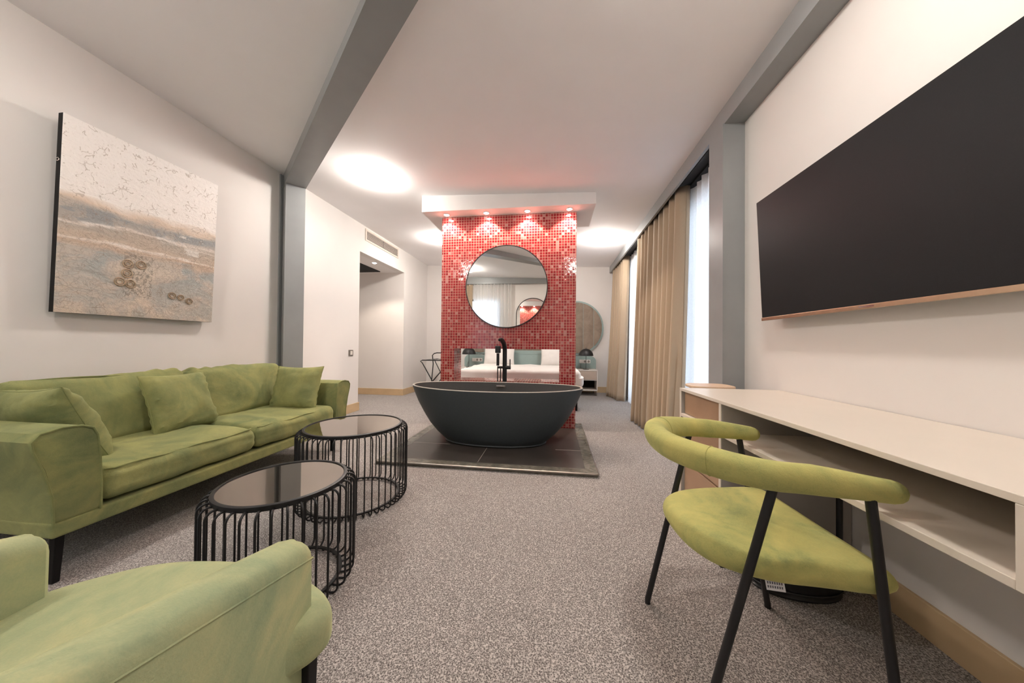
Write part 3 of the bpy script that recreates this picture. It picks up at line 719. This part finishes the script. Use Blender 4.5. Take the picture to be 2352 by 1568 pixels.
# ------------------------------------------------------------------ wire coffee tables
def wire_table(label, cx_, cy_, rt, rb, ro, H, nw, rw):
    t = thing('wire_coffee_table', label, 'coffee table', (cx_, cy_, 0), 0, 'round wire coffee tables')
    n = 72
    obj('mirror_top', MB().lathe([(rt - .012, H - .012), (rt - .012, H - .004)], (cx_, cy_, 0), n), 'smoked_mirror', t)
    f = MB(); prof = [(rt - .014, H - .020), (rt, H - .020), (rt + .001, H - .002), (rt - .003, H), (rt - .011, H), (rt - .013, H - .004)]
    f.grid([[(cx_ + r * math.cos(2 * PI * k / n), cy_ + r * math.sin(2 * PI * k / n), z) for k in range(n)] for r, z in prof + prof[:1]], True)
    obj('top_ring', f, 'black_metal', t)
    g = MB(); prof = [(rb - .010, .012), (rb + .003, .012), (rb + .003, .020), (rb - .010, .020)]
    g.grid([[(cx_ + r * math.cos(2 * PI * k / n), cy_ + r * math.sin(2 * PI * k / n), z) for k in range(n)] for r, z in prof + prof[:1]], True)
    obj('bottom_ring', g, 'black_metal', t)
    R = .027; P = [(rt - .006, 0, H - .020)]
    P += [(ro - R, 0, H - .016)] + [(ro - R + R * math.sin(a), 0, H - .016 - R + R * math.cos(a)) for a in [PI / 2 * k / 6 for k in range(1, 7)]]
    R2 = .030
    P += [(ro - R2 + R2 * math.cos(a), 0, rw + R2 - R2 * math.sin(a)) for a in [PI / 2 * k / 6 for k in range(0, 7)]]
    P += [(rb - .004, 0, rw + .002), (rb - .010, 0, .012)]
    w0 = obj('wire', MB().tube(P, rw, 7), 'black_metal')
    for k in range(nw):
        o = w0 if k == 0 else w0.copy()
        if k: COL.objects.link(o)
        o.parent = t; o.location = (0, 0, 0); o.rotation_euler = (0, 0, 2 * PI * (k + .5) / nw)
    return t
wire_table('smaller round black wire coffee table, nearest, by the armchair', -1.108, 1.187, .229, .212, .262, .43, 36, .0042)
wire_table('larger round black wire coffee table by the far end of the sofa', -1.280, 1.908, .288, .275, .322, .476, 50, .0038)
# ------------------------------------------------------------------ armchair (near left)
def armchair():
    ang = math.radians(6.7)
    t = thing('armchair', 'pale green velvet armchair in the near left corner beside the coffee tables', 'armchair', (-.835, .30, 0), ang)
    def W(x, y, z):   # local: x to the right, y forward (towards the seat front)
        c, s = math.cos(ang), math.sin(ang); return (-.835 + c * x - s * y, .30 + s * x + c * y, z)
    # seat
    out = []
    hw, yf, yb = .345, .395, -.28
    ctrl = [(-.25, yb), (.25, yb), (.31, -.10), (.318, .10), (.343, .225), (.384, .262), (.392, .320), (.31, .385), (.16, .440), (0, .460), (-.16, .440), (-.28, .365), (-hw + .02, .31), (-hw + .01, .22), (-.335, -.1)]
    def smooth_loop(C, it=3):
        for _ in range(it):
            D = []
            for i in range(len(C)):
                a, b = C[i], C[(i + 1) % len(C)]
                D += [(a[0] * .75 + b[0] * .25, a[1] * .75 + b[1] * .25), (a[0] * .25 + b[0] * .75, a[1] * .25 + b[1] * .75)]
            C = D
        return C
    out = smooth_loop(ctrl)
    def pad(out, ztop, zbot, er, crown, col, seed, name, par):
        cx_ = sum(p[0] for p in out) / len(out); cy_ = sum(p[1] for p in out) / len(out); rows = []
        def ring(s, z):
            return [W(cx_ + (x - cx_) * s, cy_ + (y - cy_) * s, z + .003 * nz(x * 5 + seed, y * 5, z * 4)) for x, y in out]
        for s in (.02, .2, .4, .6, .75, .85): rows.append(ring(s, ztop + crown * (1 - s * s)))
        for k in range(7): a = PI / 2 * k / 6; rows.append(ring(.88 + .12 * math.sin(a), ztop - er + er * math.cos(a) + crown * .0))
        rows.append(ring(1.0, (ztop + zbot) / 2)); 
        for k in range(5): a = PI / 2 * k / 4; rows.append(ring(1 - .03 * (1 - math.cos(a)), zbot + .02 - .02 * math.sin(a)))
        rows.append(ring(.3, zbot))
        m = MB().grid(rows, True); k = len(out); m.f.append(tuple(range(k))); m.f.append(tuple(range((len(rows) - 1) * k, len(rows) * k)))
        return obj(name, m, col, par)
    st = pad(out, .424, .335, .040, .014, 'armchair_velvet', 2, 'seat', t)
    # arms: top slopes up to the back
    def arm(sg, name='arm'):
        rows = []
        yy = [.310, .306, .296, .27, .22, .15, .05, -.05, -.15, -.25, -.33]
        for i, y in enumerate(yy):
            ins = [.022, .008, .0, 0, 0, 0, 0, 0, 0, 0, 0][i]
            zt = .560 + .27 * (.31 - y) - (.012 if i == 0 else .003 if i == 1 else 0); xc = .300; hw2 = .048 - ins; r = .034
            sec = [(xc + hw2, .275), (xc + hw2, zt - r)] + [(xc + hw2 - r + r * math.cos(a), zt - r + r * math.sin(a)) for a in (PI / 8, PI / 4, 3 * PI / 8)] + [(xc + hw2 - r, zt), (xc, zt + .004), (xc - hw2 + r, zt)] \
                + [(xc - hw2 + r - r * math.sin(a), zt - r + r * math.cos(a)) for a in (PI / 8, PI / 4, 3 * PI / 8)] + [(xc - hw2, zt - r), (xc - hw2, .275)]
            rows.append([W(sg * a, y + (-.02 if z < .4 else 0) * 0 + .004 * nz(a * 9, y * 5, z * 5), z) for a, z in sec])
        m = MB().grid(rows, True); k = len(rows[0]); m.f.append(tuple(range(k))); m.f.append(tuple(range((len(rows) - 1) * k, len(rows) * k)))
        a = obj(name, m, 'armchair_velvet', t)
        P = [W(sg * .3475, y, .560 + .27 * (.31 - y) - .036) for y in (.300, .2, .1, 0, -.1, -.2, -.3)]
        obj('piping', MB().tube(P, .0022, 6), 'armchair_velvet', a)
    arm(1); arm(-1)
    def fn(w, q, nn):
        w = w.copy(); w.y -= .05 * (1 - q.x ** 2); return fab(.006, 5, 77)(w, q, nn)
    R = Matrix.Rotation(ang, 3, 'Z') @ Matrix.Rotation(.14, 3, 'X')
    obj('backrest', MB().rbox(W(0, -.36, .54), (.345, .055, .20), .04, 12, fn, R), 'armchair_velvet', t)
    for x, y in ((.345, .285), (-.315, .285), (.27, -.30), (-.27, -.30)):
        s = .85
        m = MB(); m.hexa([W(x + a * .012, y + b * .012, 0) for b in (-1, 1) for a in (-1, 1)] + [W(x + a * .017, y + b * .017, .33) for b in (-1, 1) for a in (-1, 1)])
        bevel(obj('leg', m, 'black_wood', t, False), .003)
armchair()
# ------------------------------------------------------------------ desk
def desk():
    t = thing('desk', 'long cream wall desk with open shelf and brown drawers under the TV', 'desk', (1.02, 1.25, 0))
    XBk = XR - .004; yL, yR = 2.010, .50
    def xf(y): return .792 - .0285 * (y - .45)
    def slab(y0, y1, z0, z1, name, mat, inset=0, par=t, xb=XBk):
        m = MB(); m.hexa([(xf(y0) + inset, y0, z0), (xb, y0, z0), (xf(y1) + inset, y1, z0), (xb, y1, z0), (xf(y0) + inset, y0, z1), (xb, y0, z1), (xf(y1) + inset, y1, z1), (xb, y1, z1)])
        return bevel(obj(name, m, mat, par, False), .0015)
    slab(yR - .22, yL, .737, .753, 'worktop', 'white_laminate')
    slab(1.584, yL, .0, .737, 'drawer_case', 'white_laminate', .40)
    slab(1.566, 1.584, 0.0, .737, 'side_panel', 'grey_laminate', .004)
    slab(1.566, 1.584, 0.0, .737, 'panel_edge', 'white_laminate', 0, t, xf(1.58) + .004)
    slab(yL - .018, yL, 0.0, .737, 'side_panel', 'grey_laminate', .004)
    slab(yL - .018, yL, 0.0, .737, 'panel_edge', 'white_laminate', 0, t, xf(2.0) + .004)
    slab(1.584, yL - .018, .588, .606, 'rail', 'white_laminate', 0)
    slab(1.584, yL - .018, 0.0, .05, 'plinth', 'white_laminate', .01)
    for z0, z1 in ((.606, .733), (.330, .584), (.055, .324)):
        slab(1.588, yL - .022, z0 + .003, z1, 'drawer', 'brown_laminate', .020, t, xf(1.8) + .2)
    slab(.655, 1.566, .588, .606, 'shelf', 'white_laminate')
    obj('back_panel', MB().box(XBk - .012, XBk, .655, 1.566, .606, .737), 'dark_laminate', t, False)
    slab(.640, .655, 0.588, .737, 'divider', 'white_laminate')
    slab(yR - .22, .640, .588, .737, 'end_cabinet', 'white_laminate', 0)
    obj('leg', MB().tube([(1.19, 1.50, 0), (1.19, 1.50, .588)], .011, 10), 'black_metal', t)
desk()
# black waste bin under desk
wb = thing('waste_bin', 'low black waste bin on the carpet under the desk, partly hidden by the chair seat', 'waste bin', (1.0, 1.470, 0))
pr = [(.140, 0), (.148, .004), (.150, .012), (.144, .018), (.146, .10), (.150, .104), (.150, .112), (.146, .116), (.150, .235), (.157, .240), (.157, .250), (.150, .252), (.142, .245), (.138, .02)]
obj('bucket', MB().lathe([(r * 1.1, z * .8) for r, z in pr], (1.0, 1.470, 0), 48, 1, .52), 'black_plastic', wb)
obj('rim_band', MB().tube([(1.0 + .165 * math.cos(a), 1.470 + .086 * math.sin(a), .030) for a in [2 * PI * k / 48 for k in range(48)]], .004, 6, True), 'black_plastic', wb)
# wooden thing with rounded top behind desk
st = thing('side_table', 'small side table with rounded pale wood top between the desk and the pillar', 'side table', (.97, 2.17, 0))
m = MB(); P = []
for k in range(32):
    a = 2 * PI * k / 32; P.append((.985 + .130 * math.copysign(abs(math.cos(a)) ** .6, math.cos(a)), 2.165 + .10 * math.copysign(abs(math.sin(a)) ** .6, math.sin(a))))
m.prism(P, .738, .7555); bevel(obj('tabletop', m, 'light_wood', st), .004)
for x in (.90, 1.07):
    for y in (2.10, 2.23): obj('leg', MB().tube([(x, y, 0), (x, y, .739)], .010, 8), 'light_wood', st)
# ------------------------------------------------------------------ desk chair
def desk_chair():
    cx_, cy_ = .575, 1.100; ang = math.radians(3)
    t = thing('desk_chair', 'green velvet chair with curved rail back and thin black legs at the desk', 'chair', (cx_, cy_, 0), ang)
    c_, s_ = math.cos(ang), math.sin(ang)
    def W(x, y, z): return (cx_ + c_ * x - s_ * y, cy_ + s_ * x + c_ * y, z)   # +x faces the desk
    # rail: half ring at the back then arms forward
    P = []; rs = []
    hw = .238; xa = .200
    path = [(xa, hw - .002), (.12, hw), (.04, hw)] + [(-.005 + -.220 * math.sin(a), hw * math.cos(a)) for a in [PI * k / 22 for k in range(1, 22)]] + [(.04, -hw), (.12, -hw - .008), (xa, -hw - .016)]
    n = len(path); rows = []; ns = 20
    pts = []
    for i in range(n - 1):
        for s in (0, .5): pts.append((path[i][0] * (1 - s) + path[i + 1][0] * s, path[i][1] * (1 - s) + path[i + 1][1] * s))
    pts.append(path[-1]); n = len(pts)
    d0 = Vector((pts[0][0] - pts[1][0], pts[0][1] - pts[1][1])).normalized(); d1 = Vector((pts[-1][0] - pts[-2][0], pts[-1][1] - pts[-2][1])).normalized()
    seq = [((pts[0][0] + d0.x * e, pts[0][1] + d0.y * e), s) for e, s in ((.030, .05), (.029, .42), (.024, .68), (.014, .90))] + [(p, 1) for p in pts] + [((pts[-1][0] + d1.x * e, pts[-1][1] + d1.y * e), s) for e, s in ((.014, .90), (.024, .68), (.029, .42), (.030, .05))]
    m = len(seq)
    for i, (p, s) in enumerate(seq):
        a = seq[max(0, i - 1)][0]; b = seq[min(m - 1, i + 1)][0]; T = Vector((b[0] - a[0], b[1] - a[1])).normalized(); Nn = Vector((T.y, -T.x))
        back = max(0, -p[0] / .21); f = max(0, min(1, back))
        tp = 1 - .22 * max(0, (p[0] - .05) / .14); rh = (.0355 + .006 * f) * s * tp; rw = (.027 + .012 * f) * s * tp; zc = .680 + .012 * f - .010 * max(0, p[0] / .2) - .006 * max(0, (p[0] - .05) / .14)
        row = []
        for k in range(ns):
            an = 2 * PI * k / ns; u = rw * math.copysign(abs(math.cos(an)) ** .85, math.cos(an)); v = rh * math.copysign(abs(math.sin(an)) ** .85, math.sin(an))
            lean = .25 * v * f
            q = nz(p[0] * 9, p[1] * 9, an) * .0018
            row.append(W(p[0] + Nn.x * (u + lean + q), p[1] + Nn.y * (u + lean + q), zc + v + q))
        rows.append(row)
    mb = MB().grid(rows, True); mb.f.append(tuple(range(ns))); mb.f.append(tuple(range((m - 1) * ns, m * ns)))
    rail = obj('back_rail', mb, 'chair_velvet', t)
    for i in (19, m - 20):
        obj('seam', MB().tube([Vector(p) + (Vector(p) - sum((Vector(q) for q in rows[i]), Vector()) / ns) * .012 for p in rows[i]], .0014, 5, True), 'chair_velvet', rail)
    # seat
    ctrl = [(-.198, 0), (-.188, .10), (-.14, .172), (-.03, .222), (.11, .243), (.215, .258), (.252, .240), (.252, .12), (.250, 0), (.252, -.12), (.250, -.228), (.213, -.245), (.11, -.229), (-.03, -.222), (-.14, -.172), (-.188, -.10)]
    C = ctrl
    for _ in range(2):
        D = []
        for i in range(len(C)):
            a, b = C[i], C[(i + 1) % len(C)]; D += [(a[0] * .75 + b[0] * .25, a[1] * .75 + b[1] * .25), (a[0] * .25 + b[0] * .75, a[1] * .25 + b[1] * .75)]
        C = D
    rows = []
    def ring(s, z): return [W(.04 + (x - .04) * s, y * s, z + .006 * (x - .04) * s * 0 + .002 * nz(x * 7, y * 7, z * 3)) for x, y in C]
    for s in (.02, .25, .5, .7, .82): rows.append(ring(s, .462 + .008 * (1 - s)))
    for k in range(1, 8): a = PI / 2 * k / 7; rows.append(ring(.82 + .18 * math.sin(a), .428 + .034 * math.cos(a)))
    for k in range(1, 7): a = PI / 2 * k / 6; rows.append(ring(1 - .30 * (1 - math.cos(a)), .428 - .044 * math.sin(a)))
    rows.append(ring(.3, .382))
    mb = MB().grid(rows, True); k = len(C); mb.f.append(tuple(range(k))); mb.f.append(tuple(range((len(rows) - 1) * k, len(rows) * k)))
    seat = obj('seat', mb, 'chair_velvet', t)
    fr = MB(); FR = [(-.10, .11), (.12, .14), (.12, -.14), (-.10, -.11)]
    fr.tube([W(x, y, .374) for x, y in FR], .008, 8, True); obj('seat_frame', fr, 'black_metal', t)
    for (xt, yt, xb, yb) in ((-.030, .236, -.195, .212), (.154, .234, .260, .233), (-.045, -.232, -.200, -.207), (.152, -.256, .246, -.236)):
        obj('leg', MB().tube([W(xt, yt, .655), W(xb, yb, .012), W(xb, yb, 0)], .0105, 12), 'black_metal', t)
    # white tag hanging under the seat
    a = W(.045, -.155, .392); 
    tg = MB().add([W(-.030, -.180, .392), W(.017, -.180, .388), W(.019, -.185, .362), W(-.028, -.185, .366)], [(0, 1, 2, 3)])
    o = obj('care_tag', tg, 'tag_white', t, False, label='white printed tag'); sm = o.modifiers.new('s', 'SOLIDIFY'); sm.thickness = .0008
    ink = MB()
    for r in range(2):
        for k in range(7):
            x = -.026 + k * .0058; z = .3870 - r * .009 - k * .0005; w_ = .0030
            ink.add([W(x, -.1822 - r * .0019, z), W(x + w_, -.1822 - r * .0019, z - .0004), W(x + w_, -.1834 - r * .0019, z - .0058), W(x, -.1834 - r * .0019, z - .0054)], [(0, 1, 2, 3)])
    obj('print', ink, 'ink', o, False)
desk_chair()
# ------------------------------------------------------------------ TV
def tv():
    t = thing('television', 'large black flat television mounted on the right wall above the desk', 'television', (XR, 1.40, 1.50))
    y0, y1, z0, z1 = .785, 2.015, 1.152, 1.843; xb, xt = 1.200, 1.168; D = .030
    def bx(ya, yb, za, zb, d0, d1):
        def X_(z): return xb + (xt - xb) * (z - z0) / (z1 - z0)
        return MB().hexa([(X_(za) + d0, ya, za), (X_(za) + d1, ya, za), (X_(za) + d0, yb, za), (X_(za) + d1, yb, za), (X_(zb) + d0, ya, zb), (X_(zb) + d1, ya, zb), (X_(zb) + d0, yb, zb), (X_(zb) + d1, yb, zb)])
    obj('screen', bx(y0 + .003, y1 - .003, z0 + .019, z1 - .002, 0, .004), 'tv_screen', t, False)
    bevel(obj('housing', bx(y0, y1, z0 + .004, z1, .0042, D), 'black_plastic', t, False), .003)
    o = bevel(obj('lower_bezel', bx(y0, y1, z0, z0 + .018, -.003, .004), 'bronze', t, False), .002)
    obj('badge', bx(1.36, 1.42, z0 + .006, z0 + .013, -.0045, -.003), 'chrome', o, False)
    obj('wall_mount', MB().box(1.20, XR, 1.15, 1.65, 1.38, 1.62), 'black_metal', t, False)
tv()
# ------------------------------------------------------------------ painting
def painting():
    t = thing('painting', 'textured abstract canvas in cream, tan and grey on the left wall', 'painting', (XL, 1.86, 1.74))
    ft, fb = -2.800, -2.838; y0, y1, z0, z1 = 1.44, 2.28, 1.165, 2.31
    def X_(z): return fb + (ft - fb) * (z - z0) / (z1 - z0)
    def bx(a, b, c, d, d0, d1): return MB().hexa([(X_(c) + d0, a, c), (X_(c) + d1, a, c), (X_(c) + d0, b, c), (X_(c) + d1, b, c), (X_(d) + d0, a, d), (X_(d) + d1, a, d), (X_(d) + d0, b, d), (X_(d) + d1, b, d)])
    cv = obj('canvas', bx(y0, y1, z0, z1, -.003, 0), 'painted_canvas', t, False)
    obj('black_edge', bx(y0, y1, z0, z1, -.036, -.0031), 'black_wood', t, False)
    obj('hook', MB().tube([(X_(2.04) - .018 + .009 * math.cos(a), y0 - .004, 2.04 + .009 * math.sin(a)) for a in [2 * PI * k / 12 for k in range(12)]], .0022, 6, True), 'chrome', t)
    obj('hanging_batten', MB().box(XL, -2.853, 1.55, 2.17, 2.10, 2.13), 'black_wood', t, False)
    for (y, z, r) in RINGS:
        m = MB(); n = 20
        m.tube([(X_(z) + .003, y + r * math.cos(2 * PI * k / n), z + r * math.sin(2 * PI * k / n)) for k in range(n)], .0032, 6, True)
        m.tube([(X_(z) + .0015, y + r * .55 * math.cos(2 * PI * k / n), z + r * .55 * math.sin(2 * PI * k / n)) for k in range(n)], .003, 6, True)
        obj('relief_ring', m, 'canvas_tan', cv)
plain('canvas_tan', (.40, .29, .19), .7, var=.3, scale=60)
RINGS = [(1.744, 1.517, .026), (1.812, 1.525, .026), (1.742, 1.452, .027), (1.708, 1.390, .026), (1.760, 1.386, .026), (1.997, 1.343, .023), (2.052, 1.337, .020), (2.108, 1.317, .022)]
painting()
# ------------------------------------------------------------------ bedroom beyond the tiled wall
BX0, BX1 = -1.48, .38
bed = thing('bed', 'wide double bed with white linen behind the red tiled wall', 'bed', ((BX0 + BX1) / 2, 5.9, 0))
obj('bed_base', MB().box(BX0 + .03, BX1 - .03, 4.98, 6.78, .12, .34), 'teal_paint', bed, False)
for x in (BX0 + .06, BX1 - .04):
    for y in (4.94, 6.7): obj('leg', MB().box(x - .02, x + .02, y - .02, y + .02, 0, .13), 'black_wood', bed, False)
obj('mattress', MB().rbox(((BX0 + BX1) / 2, 5.88, .44), ((BX1 - BX0) / 2, .92, .11), .05, 8), 'bed_linen', bed)
def dv(w, q, nn):
    w = w.copy()
    w.z += .020 * nz(w.x * 2.2, w.y * 3.2, 1, 1) + .012 * nz(w.x * 6, w.y * 7, 4, 1)
    if abs(q.x) > .9 and q.z < .2: w.x += math.copysign(.035 * (1 + math.sin(w.y * 9)) * .5 + .02, q.x)
    return w
obj('duvet', MB().rbox(((BX0 + BX1) / 2, 5.635, .48), ((BX1 - BX0) / 2 + .03, .745, .125), .055, 22, dv), 'bed_linen', bed)
def bedpillow(x, label):
    c = Vector((x, 6.66, .765)); r = Vector((1, 0, 0)); u = Vector((0, .22, 1)).normalized(); nr = r.cross(u); w, h, th = .66, .40, .15; n = 20
    lin = [-1 + 2 * (0.5 - 0.5 * math.cos(PI * k / n)) for k in range(n + 1)]
    def pt(a, b, sg):
        t = th / 2 * max(0, 1 - abs(a) ** 4) ** .5 * max(0, 1 - abs(b) ** 3) ** .5; pin = 1 - .04 * (1 - b * b) * abs(a) ** 4
        return c + r * a * w / 2 * pin + u * b * h / 2 * (1 - .04 * (1 - a * a) * abs(b) ** 4) + nr * sg * (t + .008 * nz(a * 3 + x, b * 3, sg) * (t > .01))
    m = MB().grid([[pt(a, b, 1) for a in lin] for b in lin]); m.grid([[pt(a, b, -1) for a in lin[::-1]] for b in lin])
    o = obj('bed_pillow', m, 'bed_linen'); tag(o, label, 'pillow', 'white pillows on the bed')
bedpillow(-1.16, 'white pillow on the bed, left one seen through the slot in the tiled wall')
bedpillow(.055, 'white pillow on the bed, right one seen through the slot in the tiled wall')
hb = thing('headboard', 'teal and taupe upholstered headboard with round end on the far wall', 'headboard', (-.6, YF, 0))
def stad(xc0, xc1, zc, r, y, n=28):
    return [(xc1 + r * math.sin(a), zc - r * math.cos(a)) for a in [PI * k / n for k in range(n + 1)]] + [(xc0 - r * math.sin(a), zc + r * math.cos(a)) for a in [PI * k / n for k in range(n + 1)]]
def vprism(P, y0, y1):
    k = len(P); return MB().add([(x, y0, z) for x, z in P] + [(x, y1, z) for x, z in P], [tuple(range(k)), tuple(range(k, 2 * k))[::-1]] + [(i, (i + 1) % k, k + (i + 1) % k, k + i) for i in range(k)])
obj('round_frame', vprism(stad(-1.66, .46, 1.375, .578, 0), YF - .045, YF - .001), 'teal_paint', hb, False)
xs = [-2.195 + .216 * k for k in range(16)]
R_ = .545
for k in range(len(xs) - 1):
    a, b = xs[k] + .003, xs[k + 1] - .003
    def hz(x):
        if x > .46: d = x - .46
        elif x < -1.66: d = -1.66 - x
        else: d = 0
        return math.sqrt(max(0, R_ ** 2 - min(d, R_) ** 2))
    b = min(b, .46 + R_ - .004); a = max(a, -1.66 - R_ + .004)
    if b - a < .02: continue
    rows = []; nn_ = 8
    for i in range(nn_ + 1):
        x = a + (b - a) * i / nn_; bul = .018 * math.sin(PI * i / nn_) ** .5 if 0 < i < nn_ else 0
        h = hz(x) - .002; rows.append([(x, YF - .046 - bul, 1.375 - h + 2 * h * j / 6) for j in range(7)])
    obj('channel_panel', MB().grid(rows), 'tan_velvet', hb)
P = [(-1.98, .24), (.88, .24), (.88, .64)] + [(.76 + .12 * math.cos(a), .66 + .12 * math.sin(a)) for a in [PI / 2 * k / 8 for k in range(9)]] + [(-1.86 + .12 * math.cos(a), .66 + .12 * math.sin(a)) for a in [PI / 2 + PI / 2 * k / 8 for k in range(9)]] + [(-1.98, .64)]
bevel(obj('lower_board', vprism(P, YF - .085, YF - .046), 'teal_paint', hb, False), .006)
bevel(obj('centre_board', MB().box(-1.52, .42, YF - .105, YF - .085, .24, .88), 'teal_paint', hb, False), .006)
bevel(obj('ledge', MB().box(-1.52, .42, YF - .112, YF - .105, .80, .812), 'teal_paint', hb, False), .002)
def nightstand(xc, label):
    x0, x1, y0, y1 = xc - .205, xc + .205, 6.42, YF - .09
    t = thing('nightstand', label, 'bedside table', (xc, (y0 + y1) / 2, 0), 0, 'bedside tables')
    c = MB(); c.box(x0, x1, y0, y1, .495, .512); c.box(x0, x0 + .016, y0, y1, .10, .495); c.box(x1 - .016, x1, y0, y1, .10, .495); c.box(x0 + .016, x1 - .016, y0, y1, .10, .118); c.box(x0 + .016, x1 - .016, y0 + .01, y1, .305, .318)
    bevel(obj('carcass', c, 'night_white', t, False), .0015)
    obj('back_panel', MB().box(x0 + .016, x1 - .016, y1 - .01, y1, .118, .305), 'dark_void', t, False)
    obj('drawer', MB().box(x0 + .019, x1 - .019, y0 + .004, y1 - .02, .322, .490), 'night_wood', t, False)
    for a in (x0 + .03, x1 - .03):
        for b in (y0 + .03, y1 - .03): obj('leg', MB().lathe([(.009, 0), (.014, .10)], (a, b, 0), 12), 'grey_metal', t)
nightstand(.655, 'bedside table with brown drawer beside the far beige curtain')
nightstand(-1.76, 'bedside table at the left side of the bed behind the tiled wall')
def bedlamp(x, label):
    y = 6.56
    t = thing('table_lamp', label, 'table lamp', (x, y, .512), 0, 'black dome bedside lamps')
    obj('base', MB().lathe([(.062, 0), (.062, .006), (.01, .009)], (x, y, .512), 28), 'black_metal', t)
    obj('stem', MB().tube([(x, y, .52), (x, y, .93)], .005, 8), 'black_metal', t)
    D = [(.145 * math.cos(a), .79 + .145 * math.sin(a)) for a in [PI / 2 * k / 12 for k in range(13)]]
    I = [(.141 * math.cos(a), .79 + .141 * math.sin(a)) for a in [PI / 2 * k / 12 for k in range(13)]][::-1]
    m = MB(); prof = D[:-1] + [(.004, .935)] + [(.003, .931)] + I[1:]
    n = 36; rows = [[(x + r * math.cos(2 * PI * k / n), y + r * math.sin(2 * PI * k / n), z) for k in range(n)] for r, z in prof]
    m.grid(rows, True); obj('shade', m, 'black_metal', t)
    obj('finial', MB().lathe([(.004, 0), (.008, .008), (.003, .018)], (x, y, .935), 12), 'black_metal', t)
    obj('cord', MB().tube([(x, y + .05, .518), (x - .03, y + .12, .518), (x - .09, y + .18, .53), (x - .08, y + .245, .62)], .003, 6), 'black_metal', t)
bedlamp(.645, 'black dome table lamp on the right bedside table')
bedlamp(-1.80, 'black dome table lamp left of the bed, seen through the slot')
def socket(x0, x1, z0, z1, label):
    y = YF - .086
    t = thing('wall_socket', label, 'socket', ((x0 + x1) / 2, y, z0), 0, 'triple sockets above the bedside tables')
    bevel(obj('plate', MB().box(x0, x1, y - .010, y, z0, z1), 'white_plastic', t, False), .002)
    for k in (1, 2):
        cx_ = x0 + (x1 - x0) * (k + .5) / 3; zc = (z0 + z1) / 2
        obj('outlet', MB().add([(cx_ + .024 * math.cos(2 * PI * i / 20), y - .0105, zc + .024 * math.sin(2 * PI * i / 20)) for i in range(20)] + [(cx_ + .024 * math.cos(2 * PI * i / 20), y - .0095, zc + .024 * math.sin(2 * PI * i / 20)) for i in range(20)], [tuple(range(20)), tuple(range(20, 40))]), 'grey_metal', t, False)
socket(.535, .765, .625, .700, 'white triple socket plate above the right bedside table')
socket(-1.80, -1.57, .625, .700, 'white triple socket plate at the left of the bed')
# luggage rack
lr = thing('luggage_rack', 'folding black metal luggage rack left of the tiled wall', 'luggage rack', (-2.35, 6.3, 0))
for y in (6.10, 6.62):
    obj('cross_leg', MB().tube([(-2.70 if y < 6.3 else -2.66, y, .62)] and [(-2.64, y, 0), (-2.38, y, .30), (-2.12, y, .60)], .011, 8), 'black_metal', lr)
obj('frame_tube', MB().tube([(-2.25, 6.05, .0), (-2.62, 6.05, .62), (-2.66, 6.05, .655), (-2.62, 6.05, .675), (-2.1, 6.05, .675), (-2.06, 6.05, .66)], .011, 8), 'black_metal', lr)
obj('back_guard', MB().tube([(-2.60, 6.45, .0), (-2.55, 6.45, .58), (-2.57, 6.45, .76), (-2.53, 6.45, .80), (-2.47, 6.45, .815), (-2.10, 6.45, .815), (-2.06, 6.45, .79), (-2.06, 6.45, .0)], .011, 8), 'black_metal', lr)
obj('frame_tube', MB().tube([(-2.25, 6.62, .0), (-2.60, 6.62, .675), (-2.1, 6.62, .675)], .011, 8), 'black_metal', lr)
for k in range(4):
    x = -2.54 + k * .13; obj('strap', MB().box(x, x + .05, 6.05, 6.62, .684, .688), 'black_plastic', lr, False)
